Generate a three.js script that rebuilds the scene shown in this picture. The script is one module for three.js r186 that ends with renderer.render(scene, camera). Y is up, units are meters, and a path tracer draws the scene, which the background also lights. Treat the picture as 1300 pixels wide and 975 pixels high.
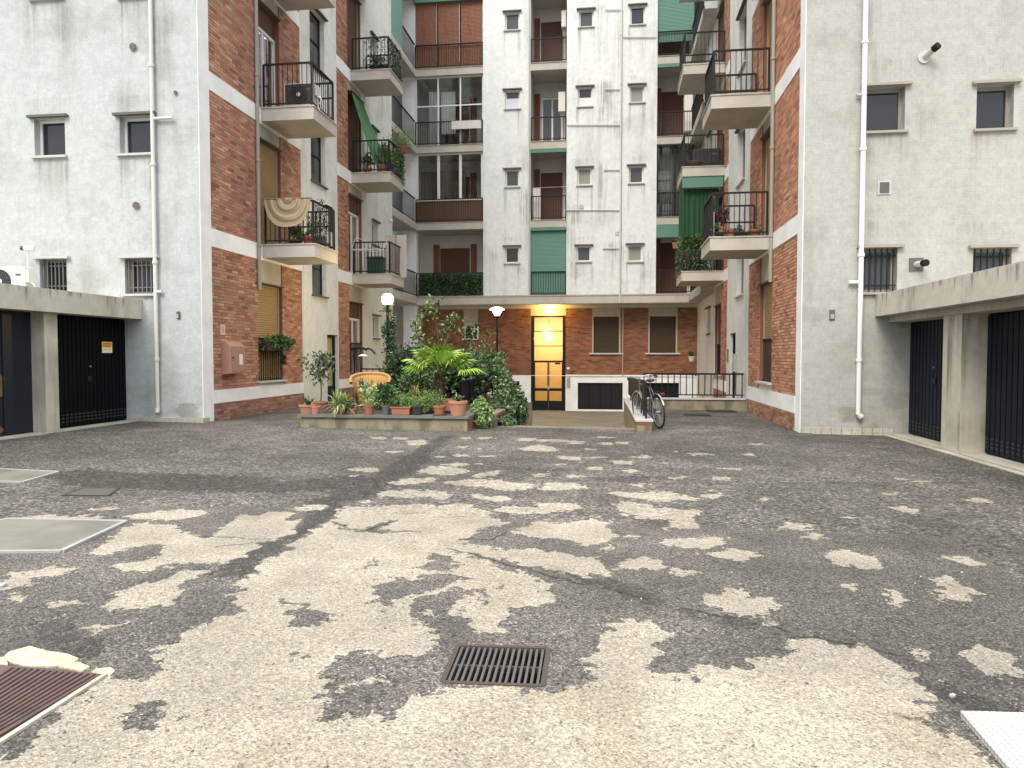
import * as THREE from 'three';
import { mergeGeometries } from 'three/addons/utils/BufferGeometryUtils.js';
import { RoundedBoxGeometry } from 'three/addons/geometries/RoundedBoxGeometry.js';

// ---------- camera, sky, sun, exposure ----------
const scene = new THREE.Scene();
const F = 930, CX = 650, CY = 487.5, EYE = 1.39;             // focal length and centre in photograph pixels, eye height in metres
const YAW = Math.atan(125 / F), PITCH = Math.atan(35.5 / F);
const camera = new THREE.PerspectiveCamera(2 * Math.atan(CY / F) * 180 / Math.PI, 4 / 3, 0.05, 400);
camera.position.set(0, EYE, 0);
camera.rotation.set(-PITCH, YAW, 0, 'YXZ');
const renderer = new THREE.WebGLRenderer({ antialias: true });
renderer.setSize(1024, 768);
renderer.toneMapping = THREE.LinearToneMapping;
renderer.toneMappingExposure = 2.2;
renderer.shadowMap.enabled = true;
{ // overcast sky: brighter towards the zenith, a little cool
  const W = 128, H = 64, a = new Float32Array(W * H * 4);
  for (let j = 0; j < H; j++) for (let i = 0; i < W; i++) {
    const el = Math.sin(((j + 0.5) / H - 0.5) * Math.PI), k = el > 0 ? (0.42 + 1.12 * el) : 0.30, o = (j * W + i) * 4;
    a[o] = k * 0.955; a[o + 1] = k; a[o + 2] = k * 1.05; a[o + 3] = 1;
  }
  const t = new THREE.DataTexture(a, W, H, THREE.RGBAFormat, THREE.FloatType);
  t.mapping = THREE.EquirectangularReflectionMapping; t.magFilter = THREE.LinearFilter; t.minFilter = THREE.LinearFilter; t.needsUpdate = true;
  scene.background = t; scene.environment = t;
}
const sun = new THREE.DirectionalLight(0xfff4e4, 1.2);
sun.position.set(-14, 40, 24); sun.target.position.set(-2, 0, -16); sun.castShadow = true; sun.shadow.radius = 45;
sun.shadow.mapSize.set(2048, 2048);
Object.assign(sun.shadow.camera, { left: -30, right: 30, top: 30, bottom: -30, near: 1, far: 120 });
scene.add(sun, sun.target);

// ---------- helpers ----------
let seed = 12345;
const rnd = () => { seed = (seed * 1664525 + 1013904223) >>> 0; return seed / 4294967296; };
const rr = (a, b) => a + (b - a) * rnd(), lerp = THREE.MathUtils.lerp, clamp = THREE.MathUtils.clamp, sstep = (a, b, x) => { const t = clamp((x - a) / (b - a), 0, 1); return t * t * (3 - 2 * t); };
const V = (x, y, z) => new THREE.Vector3(x, y, z);
const P3 = (x, y, d) => V(x, y, -d);                         // x across, y up, d metres away from the camera
const gy = (x) => -0.01 * x;                                 // the courtyard falls slightly across
const cosY = Math.cos(YAW), sinY = Math.sin(YAW), cosP = Math.cos(PITCH), sinP = Math.sin(PITCH);
function ray(u, v) {                                         // photograph pixel -> direction (x, y, depth)
  const x = (u - CX) / F, y = -(v - CY) / F;
  return [-sinY * cosP + cosY * x - sinY * sinP * y, -sinP + cosP * y, cosY * cosP + sinY * x + cosY * sinP * y];
}
const onD = (u, v, d) => { const r = ray(u, v); return [r[0] * d / r[2], EYE + r[1] * d / r[2], d]; };
const onX = (u, v, X) => { const r = ray(u, v), t = X / r[0]; return [X, EYE + r[1] * t, r[2] * t]; };
const onG = (u, v) => { const r = ray(u, v), t = -EYE / (r[1] + 0.01 * r[0]); return [r[0] * t, EYE + r[1] * t, r[2] * t]; };
function plane(kind, at) {                                   // a wall: s along it (to the viewer's right), y up, n out of it
  const M = new THREE.Matrix4(), b = { F: [V(1, 0, 0), V(0, 0, 1)], L: [V(0, 0, -1), V(1, 0, 0)], R: [V(0, 0, 1), V(-1, 0, 0)] }[kind];
  M.makeBasis(b[0], V(0, 1, 0), b[1]);
  if (kind === 'F') M.setPosition(0, 0, -at); else M.setPosition(at, 0, 0);
  return {
    M, kind, at,
    hit: (u, v) => { const p = kind === 'F' ? onD(u, v, at) : onX(u, v, at); return [kind === 'F' ? p[0] : kind === 'L' ? p[2] : -p[2], p[1]]; },
    rect(u0, v0, u1, v1) { const a = this.hit(u0, (v0 + v1) / 2)[0], b2 = this.hit(u1, (v0 + v1) / 2)[0], um = (u0 + u1) / 2; return [a, b2, this.hit(um, v1)[1], this.hit(um, v0)[1]]; },
    box(s0, s1, y0, y1, n0, n1) { return boxG(s0, s1, y0, y1, n0, n1).applyMatrix4(M); },
    pt: (s, y, n) => V(s, y, n).applyMatrix4(M),
  };
}
function boxG(x0, x1, y0, y1, z0, z1) {
  if (x0 > x1) [x0, x1] = [x1, x0];
  const g = new THREE.BoxGeometry(x1 - x0, y1 - y0, z1 - z0).translate((x0 + x1) / 2, (y0 + y1) / 2, (z0 + z1) / 2), p = g.attributes.position, n = g.attributes.normal, u = g.attributes.uv;
  for (let i = 0; i < p.count; i++) {
    if (Math.abs(n.getX(i)) > 0.5) u.setXY(i, p.getZ(i), p.getY(i));
    else if (Math.abs(n.getY(i)) > 0.5) u.setXY(i, p.getX(i), p.getZ(i));
    else u.setXY(i, p.getX(i), p.getY(i));
  }
  return g;
}
const dbox = (x0, x1, y0, y1, d0, d1) => boxG(x0, x1, y0, y1, -d1, -d0);
function merge(list) {
  const out = list.map((g) => { const h = g.index ? g.toNonIndexed() : g.clone(); for (const k of Object.keys(h.attributes)) if (!['position', 'normal', 'uv', 'color'].includes(k)) h.deleteAttribute(k); h.morphAttributes = {}; return h; });
  if (!out.every((g) => g.attributes.color)) out.forEach((g) => g.deleteAttribute('color'));
  return out.length === 1 ? out[0] : mergeGeometries(out);
}
const used = {};
const numbered = (n) => { const k = used[n] = (used[n] ?? -1) + 1; return k ? n + '_' + String(k).padStart(3, '0') : n; };
function obj(name, g, m, parent) {
  const o = new THREE.Mesh(Array.isArray(g) ? (g.length === 1 ? g[0] : merge(g)) : g, m);
  o.castShadow = o.receiveShadow = true;
  o.name = parent ? name : numbered(name); (parent ?? scene).add(o);
  return o;
}
function thing(name, label, category, group) {
  const o = new THREE.Group(); o.name = numbered(name); o.userData = { label, category }; if (group) o.userData.group = group; scene.add(o); return o;
}
function part(name, parent, label) { const o = new THREE.Group(); o.name = name; if (label) o.userData.label = label; parent.add(o); return o; }
function tag(o, label, category, group) { Object.assign(o.userData, { label, category }); if (group) o.userData.group = group; return o; }
const stuff = (o) => { o.userData.kind = 'stuff'; return o; };
const struct = (name, g, m) => { const o = obj(name, g, m); o.userData = { kind: 'structure' }; return o; };
function settle(o, x, y, d) { for (const c of o.children) c.position.sub(P3(x, y, d)); o.position.copy(P3(x, y, d)); return o; }   // moves a thing's origin to its base; its parts stay put
function put(o, x, y, d, turn = 0) { o.position.copy(P3(x, y, d)); o.rotation.y = turn; return o; }
function bar(a, b, w, h = w) {
  const d = b.clone().sub(a), L = d.length(), g = boxG(0, L, -h / 2, h / 2, -w / 2, w / 2), x = d.normalize();
  let z = V(0, 1, 0).cross(x).negate(); if (z.lengthSq() < 1e-6) z = V(0, 0, 1); z.normalize();
  const y = z.clone().cross(x).normalize();
  return g.applyMatrix4(new THREE.Matrix4().makeBasis(x, y, z).setPosition(a));
}
function rod(a, b, r, r2 = r, seg = 8) {
  const d = b.clone().sub(a), L = d.length();
  return new THREE.CylinderGeometry(r2, r, L, seg).translate(0, L / 2, 0).applyQuaternion(new THREE.Quaternion().setFromUnitVectors(V(0, 1, 0), d.normalize())).translate(a.x, a.y, a.z);
}
const tube = (pts, r, n = 24, seg = 6, closed = false) => new THREE.TubeGeometry(new THREE.CatmullRomCurve3(pts, closed), n, r, seg, closed);
const lathe = (pts, seg = 24) => new THREE.LatheGeometry(pts.map((p) => new THREE.Vector2(p[0], p[1])), seg);
function panelG(pl, s0, s1, y0, y1, holes, n0, n1) {         // a wall with openings
  const sh = new THREE.Shape([[s0, y0], [s1, y0], [s1, y1], [s0, y1]].map((p) => new THREE.Vector2(...p)));
  for (const [a, b, c, d] of holes) {
    const lo = Math.min(a, b), hi = Math.max(a, b);
    if (lo < Math.min(s0, s1) || hi > Math.max(s0, s1) || c < y0 || d > y1) continue;
    sh.holes.push(new THREE.Path([[lo, c], [lo, d], [hi, d], [hi, c]].map((p) => new THREE.Vector2(...p))));
  }
  return new THREE.ExtrudeGeometry(sh, { depth: n1 - n0, bevelEnabled: false }).translate(0, 0, n0).applyMatrix4(pl.M);
}

// ---------- textures ----------
const hash = (x, y, s) => { let h = (x * 374761393 + y * 668265263 + s * 974634777) | 0; h = Math.imul(h ^ (h >>> 13), 1274126177); return ((h ^ (h >>> 16)) >>> 0) / 4294967296; };
const TAB = new Float32Array(65536); for (let i = 0; i < 65536; i++) TAB[i] = hash(i & 255, i >> 8, 77);
function vnoise(x, y, s, per = 0) {
  if (!per) {
    const X = Math.floor(x), Y = Math.floor(y), fx = x - X, fy = y - Y, u = fx * fx * (3 - 2 * fx), v = fy * fy * (3 - 2 * fy), i0 = (X + s * 37) & 255, i1 = (i0 + 1) & 255, j0 = ((Y + s * 91) & 255) << 8, j1 = (j0 + 256) & 65535;
    const a = TAB[j0 | i0], b = TAB[j0 | i1], c = TAB[j1 | i0], d = TAB[j1 | i1];
    return a + (b - a) * u + (c - a) * v + (a - b - c + d) * u * v;
  }
  const ix = Math.floor(x), iy = Math.floor(y), fx = x - ix, fy = y - iy, u = fx * fx * (3 - 2 * fx), v = fy * fy * (3 - 2 * fy), x0 = ((ix % per) + per) % per, y0 = ((iy % per) + per) % per, o = s * 37, q = s * 91;
  const i0 = (x0 + o) & 255, i1 = ((x0 + 1) % per + o) & 255, j0 = ((y0 + q) & 255) << 8, j1 = (((y0 + 1) % per + q) & 255) << 8, a = TAB[j0 | i0], b = TAB[j0 | i1], c = TAB[j1 | i0], d = TAB[j1 | i1];
  return a + (b - a) * u + (c - a) * v + (a - b - c + d) * u * v;
}
const fbm = (x, y, s, o = 4, per = 0) => { let t = 0, a = 0.5, n = 0; for (let i = 0; i < o; i++) { t += a * vnoise(x, y, s + i, per); n += a; x *= 2; y *= 2; per *= 2; a *= 0.5; } return t / n; };
const tosrgb = (c) => Math.round(255 * (c <= 0.0031308 ? 12.92 * c : 1.055 * Math.pow(clamp(c, 0, 1), 1 / 2.4) - 0.055));
function tex(w, h, fn, srgb = true) {                        // fn(u, v) -> [r, g, b] linear, or a number
  const a = new Uint8Array(w * h * 4);
  for (let j = 0; j < h; j++) for (let i = 0; i < w; i++) {
    const c = fn((i + 0.5) / w, (j + 0.5) / h, i, j), o = (j * w + i) * 4;
    if (typeof c === 'number') a[o] = a[o + 1] = a[o + 2] = srgb ? tosrgb(c) : clamp(Math.round(c * 255), 0, 255);
    else for (let k = 0; k < 3; k++) a[o + k] = srgb ? tosrgb(c[k]) : clamp(Math.round(c[k] * 255), 0, 255);
    a[o + 3] = 255;
  }
  const t = new THREE.DataTexture(a, w, h); t.magFilter = THREE.LinearFilter; t.minFilter = THREE.LinearMipmapLinearFilter; t.generateMipmaps = true;
  t.wrapS = t.wrapT = THREE.RepeatWrapping; if (srgb) t.colorSpace = THREE.SRGBColorSpace; t.needsUpdate = true; return t;
}
const per = (t, sx, sy = sx) => { t.repeat.set(1 / sx, 1 / sy); return t; };   // tile size in metres, for uv in metres
const rgb = (r, g, b) => new THREE.Color().setRGB(r, g, b);
const mat = (r, g, b, rough = 0.8, more = {}) => new THREE.MeshStandardMaterial({ color: rgb(r, g, b), roughness: rough, ...more });
const mixc = (a, b, t) => [lerp(a[0], b[0], t), lerp(a[1], b[1], t), lerp(a[2], b[2], t)];

const grainBump = per(tex(512, 512, (u, v) => 0.5 * fbm(u * 64, v * 64, 3, 3, 64) + 0.5 * fbm(u * 12, v * 12, 9, 3, 12), false), 1.2);
const speckTex = per(tex(512, 512, (u, v) => { const k = 0.95 + 0.13 * (fbm(u * 8, v * 8, 5, 5, 8) - 0.5) * 2 + 0.10 * (hash(u * 512 | 0, v * 512 | 0, 4) - 0.5); return k * 0.9; }), 2.3);
const M = {};
const tint = (t, r, g, b, rough, bump = 0.002) => new THREE.MeshStandardMaterial({ map: t, color: rgb(r, g, b), roughness: rough, bumpMap: grainBump, bumpScale: bump });
M.white = tint(speckTex, 0.90, 0.905, 0.89, 0.85);
M.plaster = tint(speckTex, 0.62, 0.62, 0.56, 0.9, 0.004);
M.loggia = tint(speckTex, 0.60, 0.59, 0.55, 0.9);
M.concrete = tint(per(tex(512, 512, (u, v) => { const k = 0.55 + 0.5 * fbm(u * 6, v * 6, 15, 5, 6), st = fbm(u * 40, v * 3, 17, 3, 0); return [k, k * 0.97, k * 0.88].map((c) => c * (0.72 + 0.4 * st)); }), 2.0), 0.55, 0.53, 0.47, 0.9, 0.004);
M.slabEdge = tint(speckTex, 0.52, 0.49, 0.43, 0.85);
M.beige = tint(speckTex, 0.46, 0.43, 0.34, 0.85);
M.mortar = tint(speckTex, 0.26, 0.21, 0.17, 0.95);
M.brick = new THREE.MeshStandardMaterial({ color: 0xffffff, roughness: 0.88, bumpMap: grainBump, bumpScale: 0.004 });
M.black = new THREE.MeshPhysicalMaterial({ color: rgb(0.010, 0.010, 0.011), roughness: 0.6, specularIntensity: 0.4 });
M.iron = new THREE.MeshPhysicalMaterial({ color: rgb(0.012, 0.012, 0.013), roughness: 0.55, specularIntensity: 0.5 });
M.glass = new THREE.MeshPhysicalMaterial({ color: rgb(0.02, 0.022, 0.026), roughness: 0.06, ior: 1.5 });
M.glassGrey = new THREE.MeshPhysicalMaterial({ color: rgb(0.055, 0.06, 0.065), roughness: 0.15 });
M.glassLilac = mat(0.55, 0.55, 0.68, 0.35);
M.frost = mat(0.26, 0.25, 0.22, 0.3);
M.pane = new THREE.MeshPhysicalMaterial({ color: 0xffffff, transmission: 1, thickness: 0, roughness: 0.02, ior: 1.45 });
M.frameWhite = mat(0.70, 0.69, 0.66, 0.5);
M.frameDull = mat(0.30, 0.27, 0.22, 0.6);
M.sill = mat(0.46, 0.46, 0.44, 0.7);
M.sillDark = mat(0.11, 0.10, 0.085, 0.8);
M.pipe = mat(0.56, 0.55, 0.51, 0.6);
M.shutterTan = mat(0.34, 0.23, 0.10, 0.6);
M.shutterBrown = mat(0.115, 0.055, 0.028, 0.6);
M.shutterDark = mat(0.055, 0.036, 0.016, 0.6);
M.wood = mat(0.10, 0.045, 0.025, 0.6);
M.green = mat(0.10, 0.215, 0.165, 0.9, { side: THREE.DoubleSide });
M.greenDark = mat(0.014, 0.06, 0.026, 0.9, { side: THREE.DoubleSide });
M.terracotta = tint(speckTex, 0.35, 0.145, 0.085, 0.85);
M.terraPale = tint(speckTex, 0.50, 0.24, 0.15, 0.85);
M.soil = mat(0.03, 0.022, 0.015, 1);
M.greyPot = mat(0.10, 0.11, 0.12, 0.6);
M.blackPot = mat(0.015, 0.015, 0.016, 0.5);
M.metalWhite = mat(0.7, 0.7, 0.68, 0.4);
M.steel = mat(0.42, 0.42, 0.42, 0.35, { metalness: 0.8 });
M.leaf = new THREE.MeshPhysicalMaterial({ vertexColors: true, roughness: 0.55, side: THREE.DoubleSide, transmission: 0 });
M.navy = new THREE.MeshPhysicalMaterial({ color: rgb(0.006, 0.009, 0.016), roughness: 0.55, specularIntensity: 0.35 });
M.shutterRed = mat(0.12, 0.05, 0.038, 0.6);
M.bamboo = new THREE.MeshStandardMaterial({ map: per(tex(256, 256, (u, v) => { const k = 0.7 + 0.6 * vnoise(u * 6, v * 64, 7, 0); return [0.27 * k, 0.125 * k, 0.08 * k]; }), 1.5), roughness: 0.85 });
M.curtainBrown = mat(0.10, 0.075, 0.055, 0.95, { side: THREE.DoubleSide });
M.curtainGrey = mat(0.16, 0.16, 0.15, 0.95, { side: THREE.DoubleSide });
M.greenCloth = mat(0.15, 0.29, 0.235, 0.9);
M.paneHall = new THREE.MeshPhysicalMaterial({ color: rgb(1, 0.98, 0.92), transmission: 1, thickness: 0, roughness: 0.12, ior: 1.45 });
M.hall = mat(0.62, 0.52, 0.34, 0.7);
M.hallFloor = mat(0.20, 0.15, 0.09, 0.3);
M.glowWarm = new THREE.MeshStandardMaterial({ color: rgb(0.9, 0.8, 0.5), emissive: rgb(1, 0.82, 0.45), emissiveIntensity: 5 });
M.glowLamp = new THREE.MeshStandardMaterial({ color: rgb(0.9, 0.85, 0.7), emissive: rgb(1, 0.86, 0.55), emissiveIntensity: 3 });
M.bedWall = tint(per(tex(512, 512, (u, v) => { const k = 0.5 + 0.6 * fbm(u * 5, v * 5, 43, 5, 5), m = sstep(0.5, 0.75, fbm(u * 9, v * 5, 47, 4, 0)); return mixc([k, k * 0.95, k * 0.8], [0.3, 0.29, 0.19], m * 0.7); }), 1.6), 0.30, 0.28, 0.225, 0.92, 0.005);
M.slate = tint(speckTex, 0.16, 0.16, 0.155, 0.8);
M.soilBed = mat(0.045, 0.035, 0.022, 1);
M.wicker = new THREE.MeshStandardMaterial({ map: per(tex(256, 256, (u, v) => { const k = 0.55 + 0.45 * Math.abs(Math.sin(u * 3.1416 * 24)) * (0.6 + 0.4 * Math.sin(v * 6.283 * 24 + (Math.floor(u * 24) % 2) * 3.14)); return [0.56 * k, 0.31 * k, 0.10 * k]; }), 1), roughness: 0.7, side: THREE.DoubleSide });
M.bikePaint = mat(0.20, 0.21, 0.22, 0.35, { metalness: 0.6 });
M.rustIron = mat(0.075, 0.060, 0.048, 0.8, { metalness: 0.3 });
M.grateIron = mat(0.15, 0.145, 0.14, 0.5, { metalness: 0.7 });
M.sump = mat(0.02, 0.018, 0.015, 1);
M.plate = tint(per(tex(512, 512, (u, v) => { const k = 0.55 + 0.7 * fbm(u * 5, v * 5, 51, 5, 5); return [k, k * 0.97, k * 0.88]; }), 1.5), 0.205, 0.20, 0.18, 0.45, 0.003);
M.plateRim = tint(speckTex, 0.40, 0.40, 0.385, 0.6);
M.lid = tint(speckTex, 0.10, 0.092, 0.08, 0.9);
M.chequer = tint(per(tex(256, 256, (u, v) => { const k = 0.6 + 0.7 * fbm(u * 9, v * 9, 53, 4, 9); return [k, k * (0.8 + 0.2 * fbm(u * 4, v * 4, 57, 2, 4)), k * 0.9]; }), 0.6), 0.105, 0.072, 0.060, 0.75, 0.003);
M.chip = tint(per(tex(256, 256, (u, v) => { const k = 0.5 + 0.8 * fbm(u * 8, v * 8, 65, 5, 8); return [k, k * 0.97, k * 0.9]; }), 0.5), 0.58, 0.50, 0.36, 0.95, 0.012);
M.gridSlab = new THREE.MeshStandardMaterial({ map: per(tex(256, 256, (u, v) => { const a = (u * 6) % 1, b = (v * 6) % 1, l = a < 0.14 || b < 0.14; return l ? [0.20, 0.195, 0.17] : [0.58, 0.57, 0.53].map((c) => c * (0.9 + 0.2 * fbm(u * 9, v * 9, 59, 3, 9))); }), 0.16), roughness: 0.6 });
M.gasPink = tint(speckTex, 0.40, 0.215, 0.16, 0.6);
M.acWhite = mat(0.66, 0.64, 0.59, 0.5); M.acGrey = mat(0.5, 0.49, 0.46, 0.5);
M.rug = new THREE.MeshStandardMaterial({ map: tex(256, 256, (u, v) => { const k = 0.8 + 0.25 * Math.sin(v * 50) * 0.5 + 0.3 * (hash(u * 256 | 0, v * 256 | 0, 6) - 0.5); return [0.47 * k, 0.37 * k, 0.235 * k]; }), roughness: 0.95, side: THREE.DoubleSide });
M.blackCloth = mat(0.012, 0.012, 0.013, 0.95, { side: THREE.DoubleSide });
M.awningGreen = mat(0.075, 0.20, 0.085, 0.85, { side: THREE.DoubleSide });
M.boxGreen = mat(0.01, 0.05, 0.03, 0.5);
M.wickerDark = mat(0.15, 0.09, 0.045, 0.8, { side: THREE.DoubleSide });
M.paneTint = new THREE.MeshPhysicalMaterial({ color: rgb(0.86, 0.88, 0.88), transmission: 1, thickness: 0, roughness: 0.02, ior: 1.5 });

// ---------- the ground ----------
const tiles = { 1: [0, 520, 0.33846], 2: [0, 740, 0.33846], 3: [430, 740, 0.33846], 4: [400, 520, 0.35385], 5: [840, 520, 0.35385], 6: [860, 740, 0.33846] };
const GX0 = -11, GX1 = 7, GD0 = 0, GD1 = 22, MW = 2048, MH = 2048;
const wear = new Float32Array(MW * MH), tar = new Float32Array(MW * MH);
function fillPoly(buf, pts, val) {                           // ground outline (x, d) -> mask
  const q = pts.map(([x, d]) => [(x - GX0) / (GX1 - GX0) * MW, (d - GD0) / (GD1 - GD0) * MH]);
  let lo = 1e9, hi = -1e9; for (const p of q) { lo = Math.min(lo, p[1]); hi = Math.max(hi, p[1]); }
  for (let j = Math.max(0, Math.floor(lo)); j <= Math.min(MH - 1, Math.ceil(hi)); j++) {
    const xs = [];
    for (let i = 0; i < q.length; i++) { const a = q[i], b = q[(i + 1) % q.length]; if ((a[1] <= j) !== (b[1] <= j)) xs.push(a[0] + (j - a[1]) / (b[1] - a[1]) * (b[0] - a[0])); }
    xs.sort((a, b) => a - b);
    for (let k = 0; k + 1 < xs.length; k += 2) for (let i = Math.max(0, Math.ceil(xs[k])); i <= Math.min(MW - 1, Math.floor(xs[k + 1])); i++) buf[j * MW + i] = val;
  }
}
const traced = (t, pts) => pts.map(([x, y]) => { const [ox, oy, k] = tiles[t], g = onG(ox + x * k, oy + y * k); return [g[0], g[2]]; });
const blob = (t, cx, cy, rx, ry) => { const o = []; for (let i = 0; i < 22; i++) { const a = i / 22 * Math.PI * 2, k = 0.75 + 0.5 * rnd(); o.push([cx + Math.cos(a) * rx * k, cy + Math.sin(a) * ry * k]); } return traced(t, o); };
const worn = (t, ...pts) => fillPoly(wear, traced(t, pts), 1), kept = (t, ...pts) => fillPoly(wear, traced(t, pts), 0);
// pale aggregate where the top layer has worn away
fillPoly(wear, [...traced(2, [[-300, 1000], [-60, 690], [120, 590], [300, 430], [380, 375], [430, 350], [480, 378], [595, 345], [620, 290], [580, 250], [650, 212], [760, 155], [885, 128], [912, 92], [862, 60], [900, 0]]),
  ...traced(1, [[850, 690], [885, 655], [965, 600], [1055, 545], [1130, 485], [1240, 412], [1290, 385]]),
  ...traced(4, [[60, 385], [105, 345], [190, 350], [330, 338], [430, 345], [555, 335], [640, 380], [690, 408], [640, 428], [560, 450], [520, 470], [620, 500], [720, 500], [830, 500], [900, 520], [1010, 545], [1060, 575], [1010, 600], [930, 600], [780, 560], [640, 530], [700, 570], [850, 625], [830, 700]]),
  ...traced(3, [[800, 75], [640, 190], [930, 220], [1035, 182], [1058, 125], [1180, 145], [1242, 212], [1160, 270], [1205, 345], [1290, 330]]),
  ...traced(6, [[90, 296], [258, 300], [328, 292], [420, 240], [450, 216], [600, 230], [690, 245], [770, 285], [840, 322], [858, 370], [945, 420], [992, 470], [975, 502], [935, 516], [960, 562], [1050, 610], [1130, 640], [1200, 665], [1260, 760], [1500, 1100]])], 1);
worn(1, [400, 688], [520, 660], [600, 640], [700, 600], [790, 590], [770, 620], [700, 640], [690, 680], [600, 740], [400, 740]);
worn(2, [395, 95], [430, 40], [560, 15], [620, 0], [700, 0], [650, 55], [630, 85], [520, 98]);
worn(1, [335, 540], [400, 490], [470, 440], [560, 425], [690, 430], [660, 460], [720, 480], [780, 485], [900, 400], [1010, 385], [1090, 378], [1110, 440], [1060, 490], [980, 495], [900, 560], [830, 580], [700, 575], [560, 605], [450, 612], [430, 590], [540, 560], [620, 520], [560, 500], [480, 520], [430, 545]);
worn(1, [450, 402], [560, 385], [720, 375], [780, 390], [740, 405], [640, 412], [520, 412]);
worn(1, [40, 405], [200, 395], [400, 400], [330, 420], [100, 420]); worn(1, [1090, 370], [1150, 355], [1235, 358], [1190, 380]);
worn(1, [0, 605], [110, 610], [240, 588], [335, 592], [250, 610], [190, 630], [60, 645], [0, 640]);
worn(1, [310, 372], [380, 366], [430, 370], [370, 384]);
worn(2, [25, 55], [80, 32], [150, 45], [100, 66], [40, 66]); worn(2, [160, 130], [200, 117], [225, 128], [190, 140]); worn(2, [290, 165], [340, 150], [460, 165], [400, 178], [320, 176]);
for (const [t, x, y, a, b] of [[2, 265, 75, 60, 12], [2, 230, 63, 30, 8], [1, 190, 658, 12, 5], [1, 60, 660, 50, 14], [2, 195, 8, 14, 3]]) fillPoly(wear, blob(t, x, y, a, b), 1);
worn(4, [700, 437], [790, 405], [960, 402], [1000, 385], [1045, 402], [1072, 440], [1060, 472], [985, 490], [900, 470], [830, 458], [710, 447]);
worn(4, [640, 360], [730, 345], [780, 350], [850, 330], [935, 342], [940, 358], [830, 372], [740, 378], [660, 365]);
worn(4, [450, 262], [560, 248], [650, 252], [780, 270], [790, 285], [700, 290], [600, 278], [460, 270]);
worn(4, [220, 298], [330, 285], [470, 295], [480, 325], [440, 328], [400, 312], [300, 318], [220, 312]);
worn(4, [250, 262], [330, 245], [440, 245], [430, 258], [300, 272]); worn(4, [370, 222], [400, 205], [480, 203], [540, 215], [530, 232], [460, 236], [380, 228]);
worn(4, [1085, 345], [1110, 330], [1180, 335], [1240, 360], [1330, 375], [1380, 400], [1330, 410], [1250, 395], [1150, 385], [1100, 370]);
worn(4, [1095, 545], [1180, 532], [1260, 555], [1230, 580], [1100, 580]); worn(4, [1220, 478], [1290, 462], [1400, 470], [1380, 495], [1260, 495]);
worn(4, [1040, 290], [1120, 300], [1200, 292], [1300, 300], [1300, 322], [1180, 325], [1080, 308]);
worn(4, [560, 308], [620, 303], [640, 312], [690, 308], [725, 322], [660, 335], [580, 320]); worn(4, [810, 285], [840, 258], [960, 268], [970, 280], [860, 290]);
worn(4, [725, 145], [790, 125], [845, 132], [885, 148], [820, 152]); worn(4, [870, 165], [960, 170], [950, 182], [880, 180]); worn(4, [550, 240], [600, 225], [675, 218], [650, 235], [590, 244]);
worn(4, [330, 112], [380, 107], [410, 120], [370, 130], [335, 126]);
for (const [x, y, a, b] of [[225, 102, 30, 4], [300, 104, 30, 4], [280, 150, 35, 4], [145, 215, 28, 8], [200, 216, 32, 8], [540, 102, 25, 4], [610, 102, 30, 4], [525, 135, 22, 5], [520, 165, 30, 5], [450, 168, 18, 4], [505, 197, 40, 6], [580, 142, 12, 4], [580, 195, 20, 4], [625, 168, 30, 3], [760, 107, 42, 6], [860, 112, 60, 5], [940, 118, 38, 5], [1035, 100, 40, 3], [1040, 122, 24, 5], [1110, 120, 24, 5], [1190, 170, 22, 5], [1100, 190, 36, 8], [1000, 212, 30, 6], [935, 240, 42, 3], [1130, 220, 30, 6], [1165, 270, 24, 6], [1290, 248, 24, 3], [805, 235, 30, 5], [690, 355, 40, 8], [870, 197, 20, 3], [1245, 193, 14, 4], [1050, 500, 25, 7], [910, 660, 24, 8], [985, 142, 24, 3], [20, 352, 30, 10], [180, 330, 26, 8], [130, 238, 18, 4], [1140, 452, 40, 8], [1010, 172, 40, 3], [970, 540, 50, 18], [1150, 170, 20, 3]]) fillPoly(wear, blob(4, x, y, a, b), 1);
worn(5, [0, 295], [50, 300], [125, 322], [40, 326], [0, 326]); worn(5, [0, 355], [100, 355], [140, 370], [90, 390], [0, 395]); worn(5, [20, 400], [110, 405], [155, 418], [100, 430], [40, 420]);
worn(5, [0, 470], [130, 460], [250, 462], [180, 490], [90, 500], [0, 490]); worn(5, [130, 525], [160, 502], [270, 498], [340, 515], [270, 540], [170, 530]); worn(5, [40, 580], [60, 562], [135, 585], [110, 600]);
worn(5, [405, 415], [450, 402], [560, 425], [500, 432], [425, 430]); worn(5, [495, 440], [540, 438], [605, 465], [560, 470], [505, 455]);
worn(5, [580, 512], [650, 505], [740, 525], [795, 548], [760, 572], [690, 570], [600, 548]); worn(5, [160, 665], [240, 635], [330, 672], [400, 700], [300, 760], [150, 700]);
worn(5, [970, 522], [1060, 530], [1150, 545], [1180, 560], [1100, 558]); worn(5, [960, 605], [1060, 598], [1050, 625], [1150, 660], [1080, 670], [970, 672], [1040, 640]); worn(5, [780, 655], [850, 640], [870, 670], [800, 690]); worn(5, [815, 352], [870, 348], [935, 365], [900, 375], [830, 362]);
for (const [x, y, a, b] of [[138, 160, 44, 5], [310, 162, 28, 4], [210, 246, 44, 7], [60, 245, 28, 4], [340, 124, 30, 3], [185, 310, 44, 9], [180, 290, 18, 5], [365, 320, 32, 7], [820, 300, 45, 5], [1130, 325, 56, 7], [850, 250, 24, 4], [930, 260, 40, 3], [675, 387, 26, 4], [250, 212, 36, 4], [50, 150, 14, 3], [1290, 403, 20, 4], [1255, 485, 20, 3], [30, 430, 20, 5], [690, 640, 20, 12]]) fillPoly(wear, blob(5, x, y, a, b), 1);
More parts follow.
